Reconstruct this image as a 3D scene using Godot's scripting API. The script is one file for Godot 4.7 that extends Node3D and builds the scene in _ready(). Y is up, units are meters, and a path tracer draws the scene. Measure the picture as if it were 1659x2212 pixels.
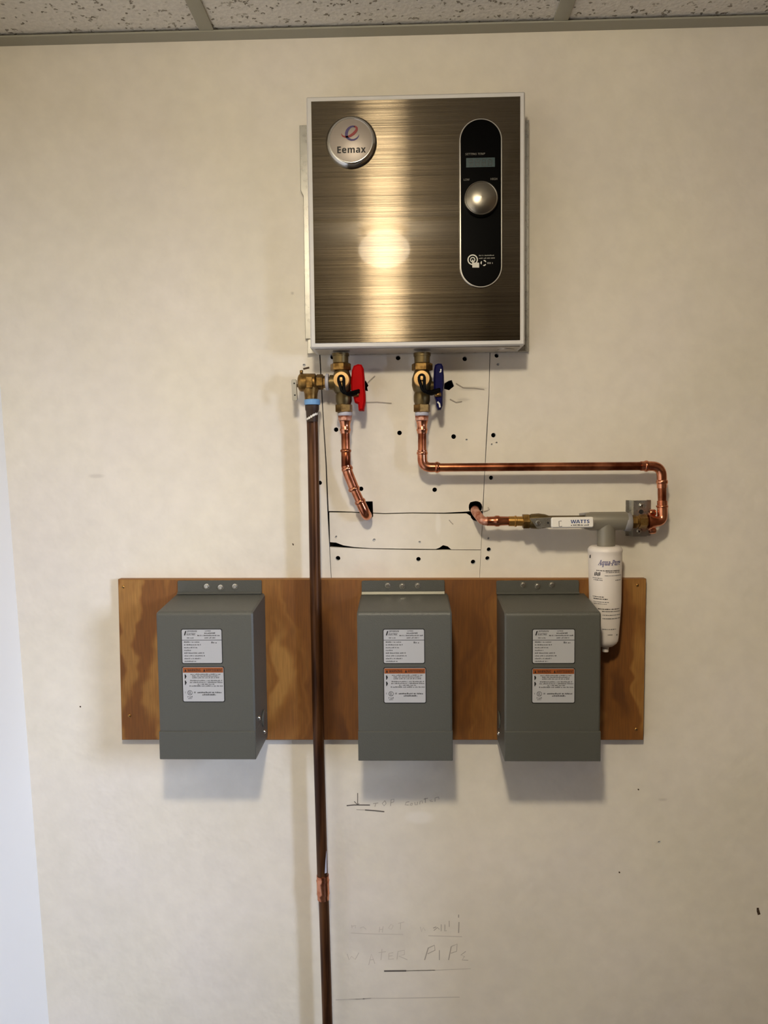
extends Node3D

const F := 1661.0
const CAM := Vector3(0, 1.5, 1.5)
var CB: Basis
var M := {}
var rng := RandomNumberGenerator.new()
var used := {}


# ---------------------------------------------------------------- mesh builder
class MB:
	var v := PackedVector3Array()
	var n := PackedVector3Array()
	var uv := PackedVector2Array()
	var ix := PackedInt32Array()
	var xf := Transform3D()

	func vert(p: Vector3, nn: Vector3, u := Vector2.ZERO) -> int:
		v.append(xf * p)
		n.append((xf.basis * nn).normalized())
		uv.append(u)
		return v.size() - 1

	func tri(a: int, b: int, c: int) -> void:
		var g := (v[b] - v[a]).cross(v[c] - v[a])
		if g.length_squared() < 1e-20:
			return
		if g.dot(n[a] + n[b] + n[c]) > 0:
			ix.append_array([a, c, b])
		else:
			ix.append_array([a, b, c])

	func quad(a: int, b: int, c: int, d: int) -> void:
		tri(a, b, c)
		tri(a, c, d)

	# a profile of (distance along the axis, radius) turned round the axis
	func lathe(o: Vector3, dir: Vector3, prof: Array, seg := 24, flat := false, spin := 0.0) -> void:
		var ax := dir.normalized()
		var s := ax.cross(Vector3.UP if absf(ax.y) < 0.9 else Vector3.BACK).normalized()
		var t := ax.cross(s)
		var sl := []
		for j in prof.size() - 1:
			var d: Vector2 = prof[j + 1] - prof[j]
			sl.append(Vector2(-d.y, d.x).normalized())
		for j in prof.size() - 1:
			if prof[j].distance_to(prof[j + 1]) < 1e-7:
				continue
			var na: Vector2 = sl[j]
			var nb: Vector2 = sl[j]
			if j > 0 and sl[j - 1].dot(sl[j]) > 0.7:
				na = (sl[j - 1] + sl[j]).normalized()
			if j < sl.size() - 1 and sl[j + 1].dot(sl[j]) > 0.7:
				nb = (sl[j + 1] + sl[j]).normalized()
			if flat:
				for i in seg:
					var a0 := spin + TAU * i / seg
					var a1 := spin + TAU * (i + 1) / seg
					var am := (a0 + a1) / 2
					var rm := s * cos(am) + t * sin(am)
					var nn: Vector3 = ax * sl[j].x + rm * sl[j].y
					var q := []
					for e in [[a0, j], [a1, j], [a1, j + 1], [a0, j + 1]]:
						q.append(vert(o + ax * prof[e[1]].x + (s * cos(e[0]) + t * sin(e[0])) * prof[e[1]].y, nn))
					quad(q[0], q[1], q[2], q[3])
			else:
				var base := v.size()
				for i in seg + 1:
					var a := spin + TAU * i / seg
					var r := s * cos(a) + t * sin(a)
					vert(o + ax * prof[j].x + r * prof[j].y, ax * na.x + r * na.y, Vector2(float(i) / seg, prof[j].x))
					vert(o + ax * prof[j + 1].x + r * prof[j + 1].y, ax * nb.x + r * nb.y, Vector2(float(i) / seg, prof[j + 1].x))
				for i in seg:
					var k := base + i * 2
					quad(k, k + 1, k + 3, k + 2)

	func rod(a: Vector3, b: Vector3, r: float, seg := 20, bev := 0.0, flat := false, spin := 0.0) -> void:
		var l := a.distance_to(b)
		if bev > 0:
			lathe(a, b - a, [Vector2(0, 0), Vector2(0, r - bev), Vector2(bev, r), Vector2(l - bev, r), Vector2(l, r - bev), Vector2(l, 0)], seg, flat, spin)
		else:
			lathe(a, b - a, [Vector2(0, 0), Vector2(0, r), Vector2(l, r), Vector2(l, 0)], seg, flat, spin)

	# a raised bead round a pipe
	func bead(c: Vector3, dir: Vector3, r: float, h: float, w: float) -> void:
		var p := []
		for i in 9:
			var a := PI * i / 8
			p.append(Vector2(-cos(a) * w, r + sin(a) * h))
		p.push_front(Vector2(-w, r * 0.9))
		p.append(Vector2(w, r * 0.9))
		lathe(c, dir, p, 24)

	func tube(pts: Array, rad, seg := 18, caps := true) -> void:
		var rings := []
		var s := Vector3.ZERO
		for k in pts.size():
			var d: Vector3 = (pts[mini(k + 1, pts.size() - 1)] - pts[maxi(k - 1, 0)]).normalized()
			if k == 0:
				s = d.cross(Vector3.UP if absf(d.y) < 0.9 else Vector3.BACK).normalized()
			else:
				s = (s - d * s.dot(d)).normalized()
			var t := d.cross(s)
			var r: float = rad[k] if rad is Array else rad
			var ring := v.size()
			for i in seg + 1:
				var a := TAU * i / seg
				var e := s * cos(a) + t * sin(a)
				vert(pts[k] + e * r, e, Vector2(float(i) / seg, float(k) / pts.size()))
			rings.append(ring)
			if caps and (k == 0 or k == pts.size() - 1):
				var nn := -d if k == 0 else d
				var c := vert(pts[k], nn)
				var f := v.size()
				for i in seg + 1:
					var a := TAU * i / seg
					vert(pts[k] + (s * cos(a) + t * sin(a)) * r, nn)
				for i in seg:
					tri(c, f + i, f + i + 1)
		for k in pts.size() - 1:
			for i in seg:
				quad(rings[k] + i, rings[k] + i + 1, rings[k + 1] + i + 1, rings[k + 1] + i)

	# an outline in the xy plane of t, thick from z=0 to depth, edges bevelled by b0 (back) and b1 (front)
	func prism(poly: PackedVector2Array, t: Transform3D, depth: float, b0 := 0.0, b1 := 0.0) -> void:
		var pl := poly.duplicate()
		if Geometry2D.is_polygon_clockwise(pl):
			pl.reverse()
		var c := pl.size()
		var en := []
		for i in c:
			var d: Vector2 = pl[(i + 1) % c] - pl[i]
			en.append(Vector2(d.y, -d.x).normalized())
		var vn := []
		var off := []
		for i in c:
			var a: Vector2 = en[(i + c - 1) % c]
			var b: Vector2 = en[i]
			var m := (a + b).normalized()
			off.append(m / maxf(0.3, m.dot(b)))
			vn.append(m if a.dot(b) > 0.7 else Vector2.ZERO)
		var lay := [[0.0, b0], [b0, 0.0], [depth - b1, 0.0], [depth, b1]]
		var bb := Rect2(pl[0], Vector2.ZERO)
		for p in pl:
			bb = bb.expand(p)
		for l in 3:
			if lay[l + 1][0] - lay[l][0] < 1e-8:
				continue
			var sz: float = [-0.7, 0.0, 0.7][l]
			for i in c:
				var j := (i + 1) % c
				var q := []
				for e in [[i, l], [j, l], [j, l + 1], [i, l + 1]]:
					var nn: Vector2 = vn[e[0]] if vn[e[0]] != Vector2.ZERO else en[i]
					var p: Vector2 = pl[e[0]] - off[e[0]] * lay[e[1]][1]
					q.append(vert(t * Vector3(p.x, p.y, lay[e[1]][0]), t.basis * Vector3(nn.x, nn.y, sz)))
				quad(q[0], q[1], q[2], q[3])
		for side in 2:
			var ins: float = b1 if side else b0
			var pp := PackedVector2Array()
			for i in c:
				pp.append(pl[i] - off[i] * ins)
			var tr := Geometry2D.triangulate_polygon(pp)
			var f := v.size()
			for p in pp:
				vert(t * Vector3(p.x, p.y, depth * side), t.basis * Vector3(0, 0, 1 if side else -1), Vector2((p.x - bb.position.x) / bb.size.x, 1.0 - (p.y - bb.position.y) / bb.size.y))
			for k in tr.size() / 3:
				tri(f + tr[k * 3], f + tr[k * 3 + 1], f + tr[k * 3 + 2])

	func box(c: Vector3, s: Vector3, bev := 0.0, b := Basis()) -> void:
		var q := PackedVector2Array([Vector2(-s.x, -s.y) / 2, Vector2(s.x, -s.y) / 2, Vector2(s.x, s.y) / 2, Vector2(-s.x, s.y) / 2])
		if bev > 0:
			q = MB.rrect(s.x, s.y, bev, 2)
		prism(q, Transform3D(b, c - b * Vector3(0, 0, s.z / 2)), s.z, bev, bev)

	static func rrect(w: float, h: float, r: float, k := 5) -> PackedVector2Array:
		var o := PackedVector2Array()
		for e in [[1, -1, -PI / 2], [1, 1, 0.0], [-1, 1, PI / 2], [-1, -1, PI]]:
			for i in k + 1:
				var a: float = e[2] + PI / 2 * i / k
				o.append(Vector2(e[0] * (w / 2 - r), e[1] * (h / 2 - r)) + Vector2(cos(a), sin(a)) * r)
		return o

	func ribbon(pts: Array, wid, nrm: Vector3) -> void:
		var f := v.size()
		for k in pts.size():
			var d: Vector3 = (pts[mini(k + 1, pts.size() - 1)] - pts[maxi(k - 1, 0)]).normalized()
			var s := d.cross(nrm).normalized()
			var w: float = wid[k] if wid is Array else wid
			vert(pts[k] + s * w / 2, nrm)
			vert(pts[k] - s * w / 2, nrm)
		for k in pts.size() - 1:
			quad(f + k * 2, f + k * 2 + 1, f + k * 2 + 3, f + k * 2 + 2)

	func disc(c: Vector3, nrm: Vector3, r: float, seg := 20, r0 := 0.0) -> void:
		lathe(c, nrm, [Vector2(0, r), Vector2(0, r0)], seg)

	func dome(c: Vector3, dir: Vector3, r: float, h: float, seg := 16, rows := 6) -> void:
		var p := []
		for i in rows + 1:
			var a := PI / 2 * i / rows
			p.append(Vector2(h * sin(a), r * cos(a)))
		lathe(c, dir, p, seg)

	func mesh(inv: Transform3D) -> ArrayMesh:
		var a := []
		a.resize(Mesh.ARRAY_MAX)
		var vv := PackedVector3Array()
		var nn := PackedVector3Array()
		for i in v.size():
			vv.append(inv * v[i])
			nn.append((inv.basis * n[i]).normalized())
		a[Mesh.ARRAY_VERTEX] = vv
		a[Mesh.ARRAY_NORMAL] = nn
		a[Mesh.ARRAY_TEX_UV] = uv
		a[Mesh.ARRAY_INDEX] = ix
		var m := ArrayMesh.new()
		m.add_surface_from_arrays(Mesh.PRIMITIVE_TRIANGLES, a)
		return m


# print wrapped round a turned body: on(x across, y up) gives the point and its normal
class Wrap:
	var prof: Array
	var r: float
	var top: Vector3
	var ax: Vector3
	var d0: float
	var ang: float

	func _init(p: Array, r_: float, t: Vector3, a: Vector3, d: float, g: float) -> void:
		prof = p
		r = r_
		top = t
		ax = a.normalized()
		d0 = d
		ang = g

	func on(x: float, y: float) -> Array:
		var d := d0 - y
		var q := 0.02
		for i in range(1, prof.size()):
			if prof[i][0] * r >= d and prof[i][0] > prof[i - 1][0]:
				q = lerpf(prof[i - 1][1], prof[i][1], clampf((d / r - prof[i - 1][0]) / (prof[i][0] - prof[i - 1][0]), 0, 1)) * r + 0.0003
				break
		var a := ang + x / q
		var nn := Vector3(sin(a), 0, cos(a))
		return [top + ax * d + nn * q, nn]


# ---------------------------------------------------------------- helpers
func loc(H: Transform3D, x: float, y: float, z: float) -> Vector3:   # the same point in the axes of a tilted thing
	return H.affine_inverse() * P(x, y, z)

func emb(H: Transform3D, z: float, x: float, y: float) -> Vector3:
	return loc(H, 680 + x / 10.37, 230 + y / 10.37, z)

func lab(c: Vector3, w: float, h: float, u: float, v: float) -> Vector3:   # a place on a label
	return c + Vector3((u - 0.5) * w, (0.5 - v) * h, 0)

func P(x: float, y: float, z: float) -> Vector3:            # the point at depth z that the photo shows at pixel x, y
	var d := CB * Vector3(x - 829.5, 1106.0 - y, -F)
	return CAM + d * ((z - CAM.z) / d.z)

func L(px: float, z := 0.05) -> float:                      # a length of px pixels at depth z
	return px * (CAM.z - z) / F

func numbered(called: String) -> String:
	var k: int = used.get(called, 0)
	used[called] = k + 1
	return called if k == 0 else "%s_%03d" % [called, k]

func thing(called: String, label: String, category: String, at := Transform3D(), group := "") -> Node3D:
	var o := Node3D.new()
	o.name = numbered(called)
	add_child(o, true)
	o.transform = at
	o.set_meta("label", label)
	o.set_meta("category", category)
	if group:
		o.set_meta("group", group)
	return o

func at(p: Vector3) -> Transform3D:
	return Transform3D(Basis(), p)

func inv_of(p: Node) -> Transform3D:
	var t := Transform3D()
	var q := p
	while q is Node3D and q != self:
		t = q.transform * t
		q = q.get_parent()
	return t.affine_inverse()

func obj(called: String, mb: MB, m: Material, parent: Node = self, label := "") -> MeshInstance3D:
	var o := MeshInstance3D.new()
	o.name = called
	for k in range(1, 999):
		if not parent.has_node(NodePath(o.name)):
			break
		o.name = "%s_%03d" % [called, k]
	o.mesh = mb.mesh(inv_of(parent))
	o.mesh.surface_set_material(0, m)
	parent.add_child(o, true)
	if label:
		o.set_meta("label", label)
	return o

func struct(called: String, mb: MB, m: Material) -> MeshInstance3D:
	var o := obj(called, mb, m)
	o.set_meta("kind", "structure")
	return o

func nb(xf := Transform3D()) -> MB:
	var b := MB.new()
	b.xf = xf
	return b

func mat(c: Color, rough: float, metal := 0.0) -> StandardMaterial3D:
	var m := StandardMaterial3D.new()
	m.albedo_color = c
	m.roughness = rough
	m.metallic = metal
	return m

func rgb(r: int, g: int, b: int) -> Color:
	return Color8(r, g, b)

func noise(f: float, oct := 4, seed_ := 1, kind := FastNoiseLite.TYPE_SIMPLEX_SMOOTH) -> FastNoiseLite:
	var n := FastNoiseLite.new()
	n.seed = seed_
	n.noise_type = kind
	n.frequency = f
	n.fractal_octaves = oct
	return n

func ntex(n: FastNoiseLite, size := 512, ramp: Gradient = null) -> NoiseTexture2D:
	var t := NoiseTexture2D.new()
	t.width = size
	t.height = size
	t.seamless = true
	t.noise = n
	t.color_ramp = ramp
	return t

func gradient(a: Color, b: Color, lo := 0.3, hi := 0.7) -> Gradient:
	var g := Gradient.new()
	g.offsets = PackedFloat32Array([lo, hi])
	g.colors = PackedColorArray([a, b])
	return g

func fillet(pts: Array, r: float, steps := 8) -> Array:    # round every inner corner of a path
	var o := [pts[0]]
	for i in range(1, pts.size() - 1):
		var a: Vector3 = (pts[i - 1] - pts[i])
		var b: Vector3 = (pts[i + 1] - pts[i])
		var l := minf(r, minf(a.length(), b.length()) * 0.49)
		var p: Vector3 = pts[i] + a.normalized() * l
		var q: Vector3 = pts[i] + b.normalized() * l
		for k in steps + 1:
			var t := float(k) / steps
			o.append(p.lerp(pts[i], t).lerp(pts[i].lerp(q, t), t))
	o.append(pts[-1])
	return o

var fonts := {}
func font(kind := "Droid Sans", weight := 400, italic := false) -> SystemFont:
	var key := kind + str(weight) + str(italic)
	if not fonts.has(key):
		var f := SystemFont.new()
		f.font_names = PackedStringArray([kind])
		f.font_weight = weight
		f.font_italic = italic
		fonts[key] = f
	return fonts[key]

# lettering laid on the xy plane of t, fitted to a w by h box centred on its origin; bend wraps it round a cylinder
func letters(mb: MB, s: String, f: Font, t: Transform3D, w: float, h: float, shear := 0.0, bend: Wrap = null) -> void:
	var tm := TextMesh.new()
	tm.text = s
	tm.font = f
	tm.font_size = 48
	tm.pixel_size = 0.01
	tm.depth = 0.0
	tm.curve_step = 1.0
	var a := tm.get_mesh_arrays()
	if a.is_empty() or a[Mesh.ARRAY_VERTEX] == null:
		return
	var vs: PackedVector3Array = a[Mesh.ARRAY_VERTEX]
	var ids: PackedInt32Array = a[Mesh.ARRAY_INDEX] if a[Mesh.ARRAY_INDEX] != null else PackedInt32Array(range(vs.size()))
	var lo := Vector3(1e9, 1e9, 0)
	var hi := -lo
	for p in vs:
		lo = lo.min(p)
		hi = hi.max(p)
	var f0 := mb.v.size()
	for p in vs:
		var x := ((p.x - lo.x) / maxf(1e-6, hi.x - lo.x) - 0.5) * w
		var y := ((p.y - lo.y) / maxf(1e-6, hi.y - lo.y) - 0.5) * h
		x += y * shear
		if bend != null:
			var e: Array = bend.on(x, y)
			mb.vert(e[0], e[1])
		else:
			mb.vert(t * Vector3(x, y, 0), t.basis * Vector3.BACK)
	for k in ids.size() / 3:
		mb.tri(f0 + ids[k * 3], f0 + ids[k * 3 + 1], f0 + ids[k * 3 + 2])

func screw(c: Vector3, dir: Vector3, r: float, h: float, m: Material, parent: Node, called := "screw", slot := true) -> void:
	var b := nb()
	b.lathe(c, dir, [Vector2(0, r), Vector2(h * 0.3, r), Vector2(h * 0.75, r * 0.8), Vector2(h, r * 0.35), Vector2(h, 0)], 14)
	var o := obj(called, b, m, parent)
	if slot:
		var s := nb()
		var up := Vector3.UP if absf(dir.y) < 0.9 else Vector3.BACK
		var bs := Basis(up.cross(dir).normalized(), up, dir).rotated(dir, 0.5)
		s.box(c + dir * h, Vector3(r * 1.3, r * 0.25, h * 0.15), 0.0, bs)
		s.box(c + dir * h, Vector3(r * 0.25, r * 1.3, h * 0.15), 0.0, bs)
		if o.get_parent().get_parent() == self:
			obj("screw_slot", s, M.dark, o)


# ---------------------------------------------------------------- materials
func make_materials() -> void:
	M.wall = mat(Color.WHITE, 0.62)
	M.wall.albedo_texture = wall_texture()
	M.wall.uv1_triplanar = true
	M.wall.uv1_world_triplanar = true
	M.wall.uv1_scale = Vector3.ONE / 2.4
	M.wall.uv1_offset = Vector3(0.5, 0, 0.5)
	M.wall.heightmap_enabled = true
	M.wall.heightmap_texture = ntex(noise(0.09, 3, 5), 1024)
	M.wall.heightmap_scale = 0.06
	M.plain_wall = mat(rgb(236, 236, 233), 0.7)
	M.cavity = mat(rgb(40, 30, 22), 0.9)
	M.rear = mat(rgb(96, 78, 56), 0.6)
	M.floor = mat(rgb(62, 54, 46), 0.5)
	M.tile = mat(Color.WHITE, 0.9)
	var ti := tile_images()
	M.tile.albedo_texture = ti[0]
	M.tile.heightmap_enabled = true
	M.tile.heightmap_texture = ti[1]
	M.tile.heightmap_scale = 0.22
	M.grid = mat(rgb(158, 156, 142), 0.5)
	M.frame = mat(rgb(205, 203, 200), 0.4)
	M.steel = mat(rgb(108, 98, 82), 0.09, 1.0)
	M.steel.anisotropy_enabled = true
	M.steel.anisotropy = -0.97
	M.steel.normal_enabled = true
	M.steel.normal_texture = brushed_normals()
	M.steel.normal_scale = 1.0
	M.steel.uv1_scale = Vector3(1, 6, 1)
	M.steel.clearcoat_enabled = true
	M.steel.clearcoat = 0.3
	M.steel.clearcoat_roughness = 0.03
	M.galv = mat(rgb(176, 174, 166), 0.32, 0.85)
	M.galv.roughness_texture = ntex(noise(0.02, 3, 9, FastNoiseLite.TYPE_CELLULAR), 256, gradient(Color(0.85, 0.85, 0.85), Color.WHITE))
	M.galv.uv1_triplanar = true
	M.galv.uv1_scale = Vector3.ONE * 12
	M.zinc = mat(rgb(205, 203, 195), 0.28, 1.0)
	M.chrome = mat(rgb(215, 212, 205), 0.16, 1.0)
	M.satin = mat(rgb(196, 190, 182), 0.38, 0.8)
	M.badge = mat(rgb(158, 148, 138), 0.4, 0.35)
	M.dial = mat(rgb(150, 144, 132), 0.3, 1.0)
	M.black = mat(rgb(3, 3, 3), 0.3)
	M.black.metallic_specular = 0.12
	M.dark = mat(rgb(22, 20, 18), 0.7)
	M.rubber = mat(rgb(5, 5, 5), 0.5)
	M.rubber.metallic_specular = 0.2
	M.ink = mat(rgb(14, 13, 13), 0.6)
	M.grey_ink = mat(rgb(84, 84, 84), 0.7)
	M.mid_ink = mat(rgb(70, 70, 70), 0.7)
	M.blue_ink = mat(rgb(42, 44, 112), 0.5)
	M.watts_ink = mat(rgb(28, 60, 120), 0.5)
	M.emblem_red = mat(rgb(130, 18, 20), 0.5)
	M.emblem_blue = mat(rgb(52, 34, 96), 0.5)
	M.white_print = mat(rgb(205, 202, 190), 0.5)
	M.dim_print = mat(rgb(120, 117, 108), 0.5)
	M.lcd = mat(rgb(46, 66, 68), 0.25)
	M.lcd_on = mat(rgb(24, 36, 38), 0.3)
	M.enamel = mat(rgb(77, 77, 70), 0.48)
	M.lip = mat(rgb(112, 110, 98), 0.46, 0.5)
	M.enamel.heightmap_enabled = true
	M.enamel.heightmap_texture = ntex(noise(0.12, 2, 15), 512)
	M.enamel.heightmap_scale = 0.03
	M.enamel.uv1_triplanar = true
	M.enamel.uv1_scale = Vector3.ONE * 6
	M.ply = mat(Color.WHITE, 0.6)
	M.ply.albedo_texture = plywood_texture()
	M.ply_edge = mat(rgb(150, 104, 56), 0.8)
	M.copper = mat(rgb(222, 154, 120), 0.24, 1.0)
	M.copper.albedo_texture = ntex(noise(0.012, 4, 21), 256, gradient(Color(0.78, 0.66, 0.6), Color.WHITE))
	M.copper.uv1_triplanar = true
	M.copper.uv1_scale = Vector3.ONE * 9
	M.pipe = mat(rgb(180, 112, 78), 0.32, 0.95)
	M.pipe.albedo_texture = ntex(noise(0.012, 4, 22), 256, gradient(Color(0.6, 0.5, 0.45), Color.WHITE))
	M.pipe.uv1_triplanar = true
	M.pipe.uv1_scale = Vector3.ONE * 5
	M.old = mat(rgb(98, 62, 32), 0.42, 0.6)
	M.old.albedo_texture = ntex(noise(0.01, 4, 23), 256, gradient(Color(0.55, 0.5, 0.45), Color.WHITE))
	M.old.uv1_triplanar = true
	M.old.uv1_scale = Vector3(24, 1.2, 24)
	M.old_dark = mat(rgb(58, 42, 30), 0.5, 0.3)
	M.flux = mat(rgb(214, 166, 146), 0.42, 0.55)
	M.flux.albedo_texture = ntex(noise(0.02, 3, 24), 256, gradient(Color(0.72, 0.5, 0.38), Color.WHITE))
	M.flux.uv1_triplanar = true
	M.flux.uv1_scale = Vector3.ONE * 14
	M.brass = mat(rgb(150, 118, 66), 0.36, 0.85)
	M.brass.albedo_texture = ntex(noise(0.02, 4, 25), 256, gradient(Color(0.66, 0.62, 0.55), Color.WHITE))
	M.brass.uv1_triplanar = true
	M.brass.uv1_scale = Vector3.ONE * 10
	M.brass_dark = mat(rgb(108, 92, 58), 0.42, 0.75)
	M.brass_cap = mat(rgb(214, 170, 104), 0.45, 0.3)
	M.brass_bright = mat(rgb(196, 152, 84), 0.3, 0.9)
	M.red = mat(rgb(168, 8, 10), 0.5)
	M.blue = mat(rgb(15, 15, 64), 0.35)
	M.red.metallic_specular = 0.15
	M.blue.metallic_specular = 0.2
	M.tape = mat(rgb(178, 178, 190), 0.55)
	M.blue_tape = mat(rgb(110, 158, 208), 0.5)
	M.paint = mat(rgb(225, 222, 215), 0.5)
	M.pvc = mat(rgb(134, 129, 116), 0.4, 0.25)
	M.collar = mat(rgb(138, 136, 136), 0.5)
	M.white = mat(rgb(226, 218, 210), 0.36)
	M.grip = mat(rgb(236, 232, 224), 0.4)
	M.label = mat(rgb(170, 170, 170), 0.45)
	M.orange = mat(rgb(140, 74, 26), 0.5)
	M.glow = mat(rgb(255, 240, 215), 0.5)
	M.glow.emission_enabled = true
	M.glow.emission = LAMP_COLOR
	M.glow.emission_energy_multiplier = LAMP_GLOW
	M.sky_pane = mat(rgb(230, 238, 250), 0.4)
	M.sky_pane.emission_enabled = true
	M.sky_pane.emission = Color(0.78, 0.88, 1.0)
	M.sky_pane.emission_energy_multiplier = 0.6
	M.pencil = mat(rgb(98, 92, 86), 0.8)
	M.pencil_soft = mat(rgb(200, 192, 179), 0.8)
	M.pencil_mid = mat(rgb(172, 164, 152), 0.8)
	M.stain = mat(rgb(70, 52, 36), 0.8)

func blob(im: Image, c: Vector2, r: Vector2, col: Color, a: float, ang := 0.0) -> void:
	var e := maxf(r.x, r.y)
	for y in range(maxi(0, int(c.y - e)), mini(im.get_height(), int(c.y + e) + 1)):
		for x in range(maxi(0, int(c.x - e)), mini(im.get_width(), int(c.x + e) + 1)):
			var d := (Vector2(x, y) - c).rotated(-ang) / r
			var q := 1.0 - d.length()
			if q > 0:
				im.set_pixel(x, y, im.get_pixel(x, y).lerp(col, a * smoothstep(0, 0.6, q)))

func wall_texture() -> ImageTexture:                          # off-white paint, scuffs and patches of filler; 2.4 m a side
	var n := 1024
	var im := Image.create(n, n, false, Image.FORMAT_RGB8)
	var a := noise(0.006, 4, 31)
	var b := noise(0.05, 3, 32)
	var base := rgb(226, 219, 205)
	for y in n:
		for x in n:
			var k := 1.0 + 0.025 * a.get_noise_2d(x, y) + 0.02 * b.get_noise_2d(x, y)
			im.set_pixel(x, y, Color(base.r * k, base.g * k, base.b * (k + 0.02 * a.get_noise_2d(y + 300, x))))
	for s in [[905, 1765, 42, 20, 0, 0.5], [800, 1230, 60, 30, 1, 0.12], [945, 1130, 8, 34, 0, 0.5], [207, 1027, 22, 6, 2, 0.2], [860, 1700, 110, 40, 2, 0.12], [820, 2020, 110, 60, 2, 0.10], [735, 1950, 24, 240, 3, 0.12], [630, 632, 4, 4, 2, 0.4], [800, 1850, 60, 90, 3, 0.06], [1020, 838, 40, 5, 2, 0.3], [1000, 862, 18, 4, 2, 0.25], [1430, 1726, 14, 4, 2, 0.2], [808, 800, 22, 8, 2, 0.35]]:
		var p := P(s[0], s[1], 0)
		var c := Vector2((p.x / 2.4 + 0.5) * n, fposmod(-p.y / 2.4, 1.0) * n)
		var col: Color = [rgb(240, 236, 230), rgb(190, 160, 140), rgb(150, 142, 132), rgb(214, 204, 170)][s[4]]
		blob(im, c, Vector2(s[2], s[3]) * 0.0009 / 2.4 * n, col, s[5])
	im.generate_mipmaps()
	return ImageTexture.create_from_image(im)

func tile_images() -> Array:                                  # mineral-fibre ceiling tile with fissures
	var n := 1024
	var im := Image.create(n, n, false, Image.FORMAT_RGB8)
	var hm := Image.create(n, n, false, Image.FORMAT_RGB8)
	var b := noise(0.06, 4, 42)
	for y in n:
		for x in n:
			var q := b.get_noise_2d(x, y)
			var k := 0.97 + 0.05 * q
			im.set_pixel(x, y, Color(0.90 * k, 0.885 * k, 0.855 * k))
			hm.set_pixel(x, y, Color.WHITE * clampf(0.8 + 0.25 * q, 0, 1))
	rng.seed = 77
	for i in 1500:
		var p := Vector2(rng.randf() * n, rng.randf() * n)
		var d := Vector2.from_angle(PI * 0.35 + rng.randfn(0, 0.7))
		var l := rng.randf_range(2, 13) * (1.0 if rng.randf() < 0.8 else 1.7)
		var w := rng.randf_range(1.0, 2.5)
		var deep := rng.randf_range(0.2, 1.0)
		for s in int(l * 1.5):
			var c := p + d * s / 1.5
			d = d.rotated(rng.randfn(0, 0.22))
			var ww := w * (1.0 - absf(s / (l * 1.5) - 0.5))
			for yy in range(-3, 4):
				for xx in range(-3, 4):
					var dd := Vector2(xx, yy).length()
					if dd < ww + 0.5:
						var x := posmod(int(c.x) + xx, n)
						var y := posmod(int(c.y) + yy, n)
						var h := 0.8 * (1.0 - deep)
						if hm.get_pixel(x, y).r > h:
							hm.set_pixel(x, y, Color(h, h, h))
							im.set_pixel(x, y, Color(0.90, 0.885, 0.855).lerp(Color(0.50, 0.47, 0.42), deep))  # fissures tinted darker: shade of the pits put into the colour
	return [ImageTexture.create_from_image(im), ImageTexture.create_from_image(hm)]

func brushed_normals() -> ImageTexture:                       # fine horizontal brushing: rows that lean up or down, and a slight wave of the sheet
	var w := 64
	var h := 2048
	var im := Image.create(w, h, false, Image.FORMAT_RGBF)
	rng.seed = 5
	var wave := noise(0.006, 3, 8)
	var fine := noise(1.0, 3, 9)
	for y in h:
		var row := clampf(rng.randfn(0, 0.15), -0.45, 0.45)
		for x in w:
			var ny := row + 0.012 * fine.get_noise_2d(x * 0.13, y * 0.7)
			var nx := 0.004 * wave.get_noise_2d(x * 0.5, y)
			var q := Vector3(nx, ny, 1).normalized()
			im.set_pixel(x, y, Color(q.x * 0.5 + 0.5, q.y * 0.5 + 0.5, q.z * 0.5 + 0.5))
	return ImageTexture.create_from_image(im)

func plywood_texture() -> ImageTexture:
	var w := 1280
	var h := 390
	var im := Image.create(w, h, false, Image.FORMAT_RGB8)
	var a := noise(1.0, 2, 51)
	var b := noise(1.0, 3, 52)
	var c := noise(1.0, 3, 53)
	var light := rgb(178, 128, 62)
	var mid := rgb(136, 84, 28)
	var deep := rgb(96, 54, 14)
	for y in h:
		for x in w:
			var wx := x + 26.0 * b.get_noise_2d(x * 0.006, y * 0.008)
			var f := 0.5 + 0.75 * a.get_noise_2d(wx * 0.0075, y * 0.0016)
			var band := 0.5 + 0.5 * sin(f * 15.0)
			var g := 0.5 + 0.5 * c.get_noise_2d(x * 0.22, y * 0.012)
			var q := clampf(0.0 + f * 0.62 + band * 0.17 + 0.2 * smoothstep(0.08, 0.4, float(x) / w) - 0.16 * smoothstep(0.86, 1.0, float(x) / w), 0, 1)  # left end paler: partly daylight put into the wood colour, partly plainer figure
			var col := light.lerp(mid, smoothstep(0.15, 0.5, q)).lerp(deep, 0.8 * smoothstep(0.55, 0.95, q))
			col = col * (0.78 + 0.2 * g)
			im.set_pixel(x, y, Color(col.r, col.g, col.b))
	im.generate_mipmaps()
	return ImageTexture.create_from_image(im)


# ---------------------------------------------------------------- the scene
const LAMP := Vector3(-0.07, 2.235, 1.42)
const LAMP_GLOW := 22.0
const LAMP_COLOR := Color(1.0, 0.94, 0.832)

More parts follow.
